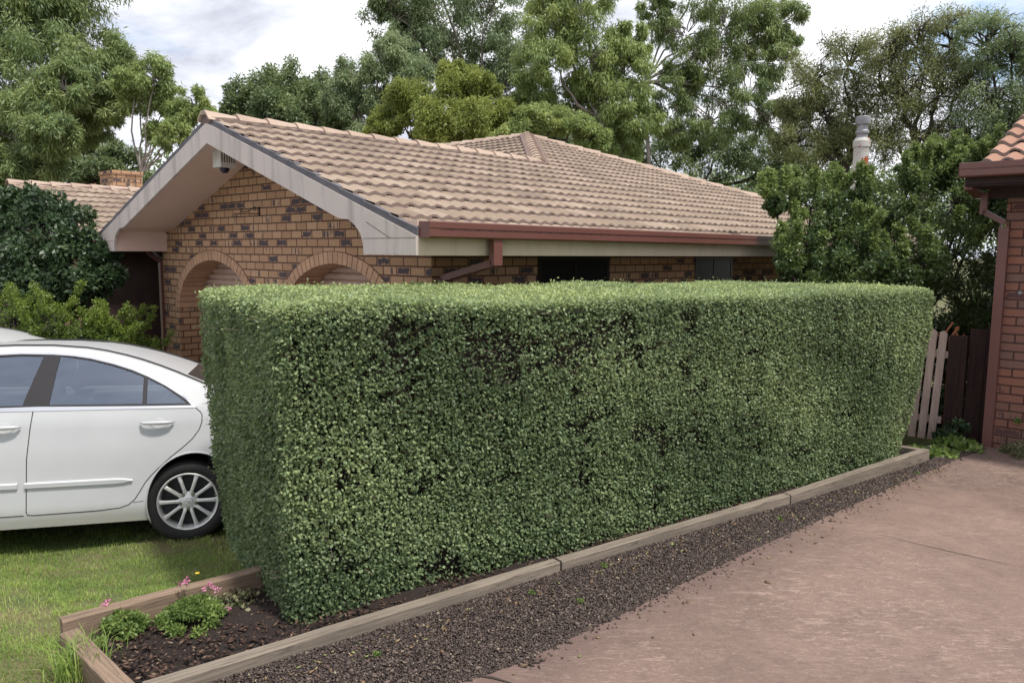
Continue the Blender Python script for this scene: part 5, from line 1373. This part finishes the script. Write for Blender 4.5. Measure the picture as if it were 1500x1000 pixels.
# ---- bed plants, weeds, ground covers
MT['herb'] = leafmat('bright_herb_leaf', (.05, .09, .022), (.13, .20, .05), (.25, .32, .09), .5, .3, .3, 6)
MT['petal'] = leafmat('pink_petal', (.45, .12, .25), (.60, .22, .36), (.72, .42, .52), .6, .3, .2, 6)
MT['variegated'] = leafmat('dry_groundcover_leaf', (.10, .10, .05), (.20, .20, .11), (.34, .32, .2), .6, .2, .3, 6)
def mound(name, label, x, y, r, h, n, m, ln=.022, wd_=.018, flowers=(), zb=.32, cat='plant', group=None):
    t = empty(name, (x, y, zb), 0, label, cat, group)
    k_ = 34; ang = rng.uniform(0, 2 * PI, k_); q = np.sqrt(rng.uniform(0, 1, k_)) * r
    C = np.stack([q * np.cos(ang), q * np.sin(ang), h * (1 - (q / r) ** 2) * .8 + .01], 1)
    V, Fc, T = cloud(C, np.full(k_, r * .26), n, ln, wd_, .9, 0, .6, flat=.6)
    V[:, 2] = np.maximum(V[:, 2], .002)
    add('leaves', V, Fc, m, t, attr=T)
    mb = MB()
    for c in C[::2]: mb.tube([(0, 0, 0), c * .6 + np.array([0, 0, .01]), c], .0018, 4, False)
    mb.build('stems', MT['herb'], t)
    if flowers:
        FV = []; st = MB()
        for (fx, fy, fz) in flowers:
            st.tube([(fx * .5, fy * .5, h * .5), (fx, fy, fz)], .0014, 4, False)
            FV.append((fx, fy, fz))
        st.build('flower_stem', MT['herb'], t)
        for f_ in FV:
            V, Fc, T = cloud(np.array([f_]), np.full(1, .011), 14, .013, .011, .8, 0, .5)
            add('flower', V, Fc, MT['petal'], t, attr=T)
    return t
mound('flowering_herb', 'small bright green mound with one pink flower head, at the left end of the bed', -1.94, 3.63, .12, .085, 2400, MT['herb'], .018, .014, flowers=[(-.09, .05, .115), (-.085, .06, .125), (-.10, .045, .105)], cat='plant', group='pink flowered plants in the bed')
mound('flowering_herb', 'larger bright green mound with several pink flowers, nearer the hedge', -1.61, 3.73, .165, .105, 4000, MT['herb'], .018, .014, flowers=[(-.08, .10, .16), (-.07, .11, .175), (-.11, .10, .15), (.03, .13, .14), (.05, .13, .125), (.01, .12, .12), (.08, .12, .115), (.15, .03, .05), (.16, .04, .05)], cat='plant', group='pink flowered plants in the bed')
mound('pale_leaf_plant', 'pale rounded leaves of a small plant against the brown sleeper', -1.47, 3.93, .12, .03, 150, MT['variegated'], ln=.03, wd_=.026)
mound('groundcover', 'bright lobed green groundcover beside the end of the timber edging', 4.12, 7.35, .18, .03, 800, MT['herb'], .045, .04, zb=.27)
mound('groundcover', 'larger leafed bright groundcover at the gate foot, on the gravel end', 4.50, 7.58, .20, .045, 700, MT['herb'], .06, .05, zb=.27)
mound('trailing_plant', 'straggly dry grey-green trailing plant at the base of the red brick wall', 5.10, 7.35, .26, .10, 3600, MT['variegated'], .022, .012, zb=.27)
mound('trailing_plant', 'lower straggly growth spreading right along the red brick wall', 5.55, 6.95, .24, .06, 2600, MT['variegated'], .022, .012, zb=.27)
mound('wall_weed', 'tiny green weed growing out of the red brick wall', 5.03, 7.50, .035, .05, 90, MT['herb'], .02, .016, zb=.55)
for i, (x, y, lb) in enumerate([(.385, 4.03, 'single bright green weed alone in the middle of the gravel'), (.56, 4.42, 'pale weed sprig in the gravel close against the second sleeper'), (.12, 4.05, 'yellowish weed in the gravel beside the first sleeper joint'), (-.62, 3.40, 'weed at the foot of the nearest sleeper'), (1.95, 5.38, 'weed where the middle and far sleepers meet'), (3.6, 6.65, 'yellow-green weed by the far sleeper end')]):
    mound('weed', lb, x, y, .022, .015, 50, MT['herb'], .014, .008, zb=float(grz(x, y)), group='weeds in the gravel')
# arching grass tuft at the bed corner
def blades(P, h, w_, bend, tint, az=None):
    n = len(P); az = rng.uniform(0, 2 * PI, n) if az is None else az
    d = np.stack([np.cos(az), np.sin(az), np.zeros(n)], 1); s = np.stack([-np.sin(az), np.cos(az), np.zeros(n)], 1)
    z = np.array([0, 0, 1.]); h = h[:, None]; w_ = w_[:, None]; b = bend[:, None]
    a0 = P - s * w_ / 2; a1 = P + s * w_ / 2; m = P + d * h * b * .3 + z * h * .6; m0 = m - s * w_ * .4; m1 = m + s * w_ * .4; tp_ = P + d * h * b + z * h * (1 - b * .35)
    V = np.stack([a0, a1, m1, m0, tp_], 1).reshape(-1, 3); i = np.arange(n)[:, None] * 5
    F4 = i + np.array([[0, 1, 2, 3]]); 
    F = np.concatenate([i + np.array([[0, 1, 2]]), i + np.array([[0, 2, 3]]), i + np.array([[3, 2, 4]])])
    return V, F, np.repeat(tint, 5)
MT['grass'] = leafmat('lawn_grass', (.085, .155, .03), (.19, .30, .06), (.38, .43, .13), .5, .35, .3, 1.6)
tu = empty('grass_tuft', (-1.98, 3.32, .27), 0, 'long loose grass tuft leaning over the short brown sleeper', 'grass tuft')
n = 260; P = rng.normal(size=(n, 3)) * [.07, .05, 0]
V, Fc, T = blades(P, rng.uniform(.06, .23, n), rng.uniform(.003, .006, n), rng.uniform(.3, 1.0, n), rng.uniform(.3, .8, n))
add('blades', V, Fc, MT['grass'], tu, attr=T)
# lawn grass
N0 = 260000
P = rng.uniform((-5.6, 2.2), (-1.0, 7.6), (N0, 2))
den = np.clip((7.2 - P[:, 1]) / 3.2, .25, 1)
bald = vnoise(np.c_[P, np.zeros(N0)], 2.6, 21) + .5 * vnoise(np.c_[P, np.zeros(N0)], 7, 22)
k_ = (rng.uniform(0, 1, N0) < den * np.where(bald > .55, .3, 1)) & ((P[:, 0] + 1.47) * .594 - (P[:, 1] - 3.03) * .804 < -.82) & ~inpoly(P[:, 0], P[:, 1], [(-2.24, 3.52), (-1.5, 2.85), (-1.3, 4.3), (-1.45, 4.22)])
k_ |= (rng.uniform(0, 1, N0) < .9) & inpoly(P[:, 0], P[:, 1], [(-6, 3.6), (-2.25, 3.58), (-1.62, 2.92), (-2.6, 2.0), (-6, 2.0)])
P = P[k_]; n = len(P); bald = bald[k_]
P3 = np.c_[P, gz(P[:, 0], P[:, 1]) - .003]
cl_ = vnoise(P3, 5, 23)
V, Fc, T = blades(P3, rng.uniform(.018, .042, n) * (1 + .25 * cl_), rng.uniform(.0022, .004, n), rng.uniform(.3, 1.3, n), np.clip(.48 + .22 * cl_ + .30 * bald + rng.uniform(-.3, .3, n) + .5 * (rng.uniform(0, 1, n) < .08), 0, 1))
tag(add('grass', V, Fc, MT['grass'], attr=T), 'short patchy green lawn grass around the car and bed', 'grass', kind='stuff')
fl2 = empty('yellow_flower', (-1.70, 4.02, .30), 0, 'tiny yellow flower on a thin stem by the brown sleeper', 'flower')
mb = MB(); mb.tube([(0, 0, 0), (.005, -.01, .09), (.0, -.015, .15)], .0013, 4); mb.build('stem', MT['herb'], fl2)
mb = MB(); mb.lathe([(0, .150), (.008, .152), (.012, .158), (0, .160)], 10, 'z', (0, -.015, 0)); mb.build('flower_head', plain('yellow_petal', (.6, .42, .03), .6), fl2)
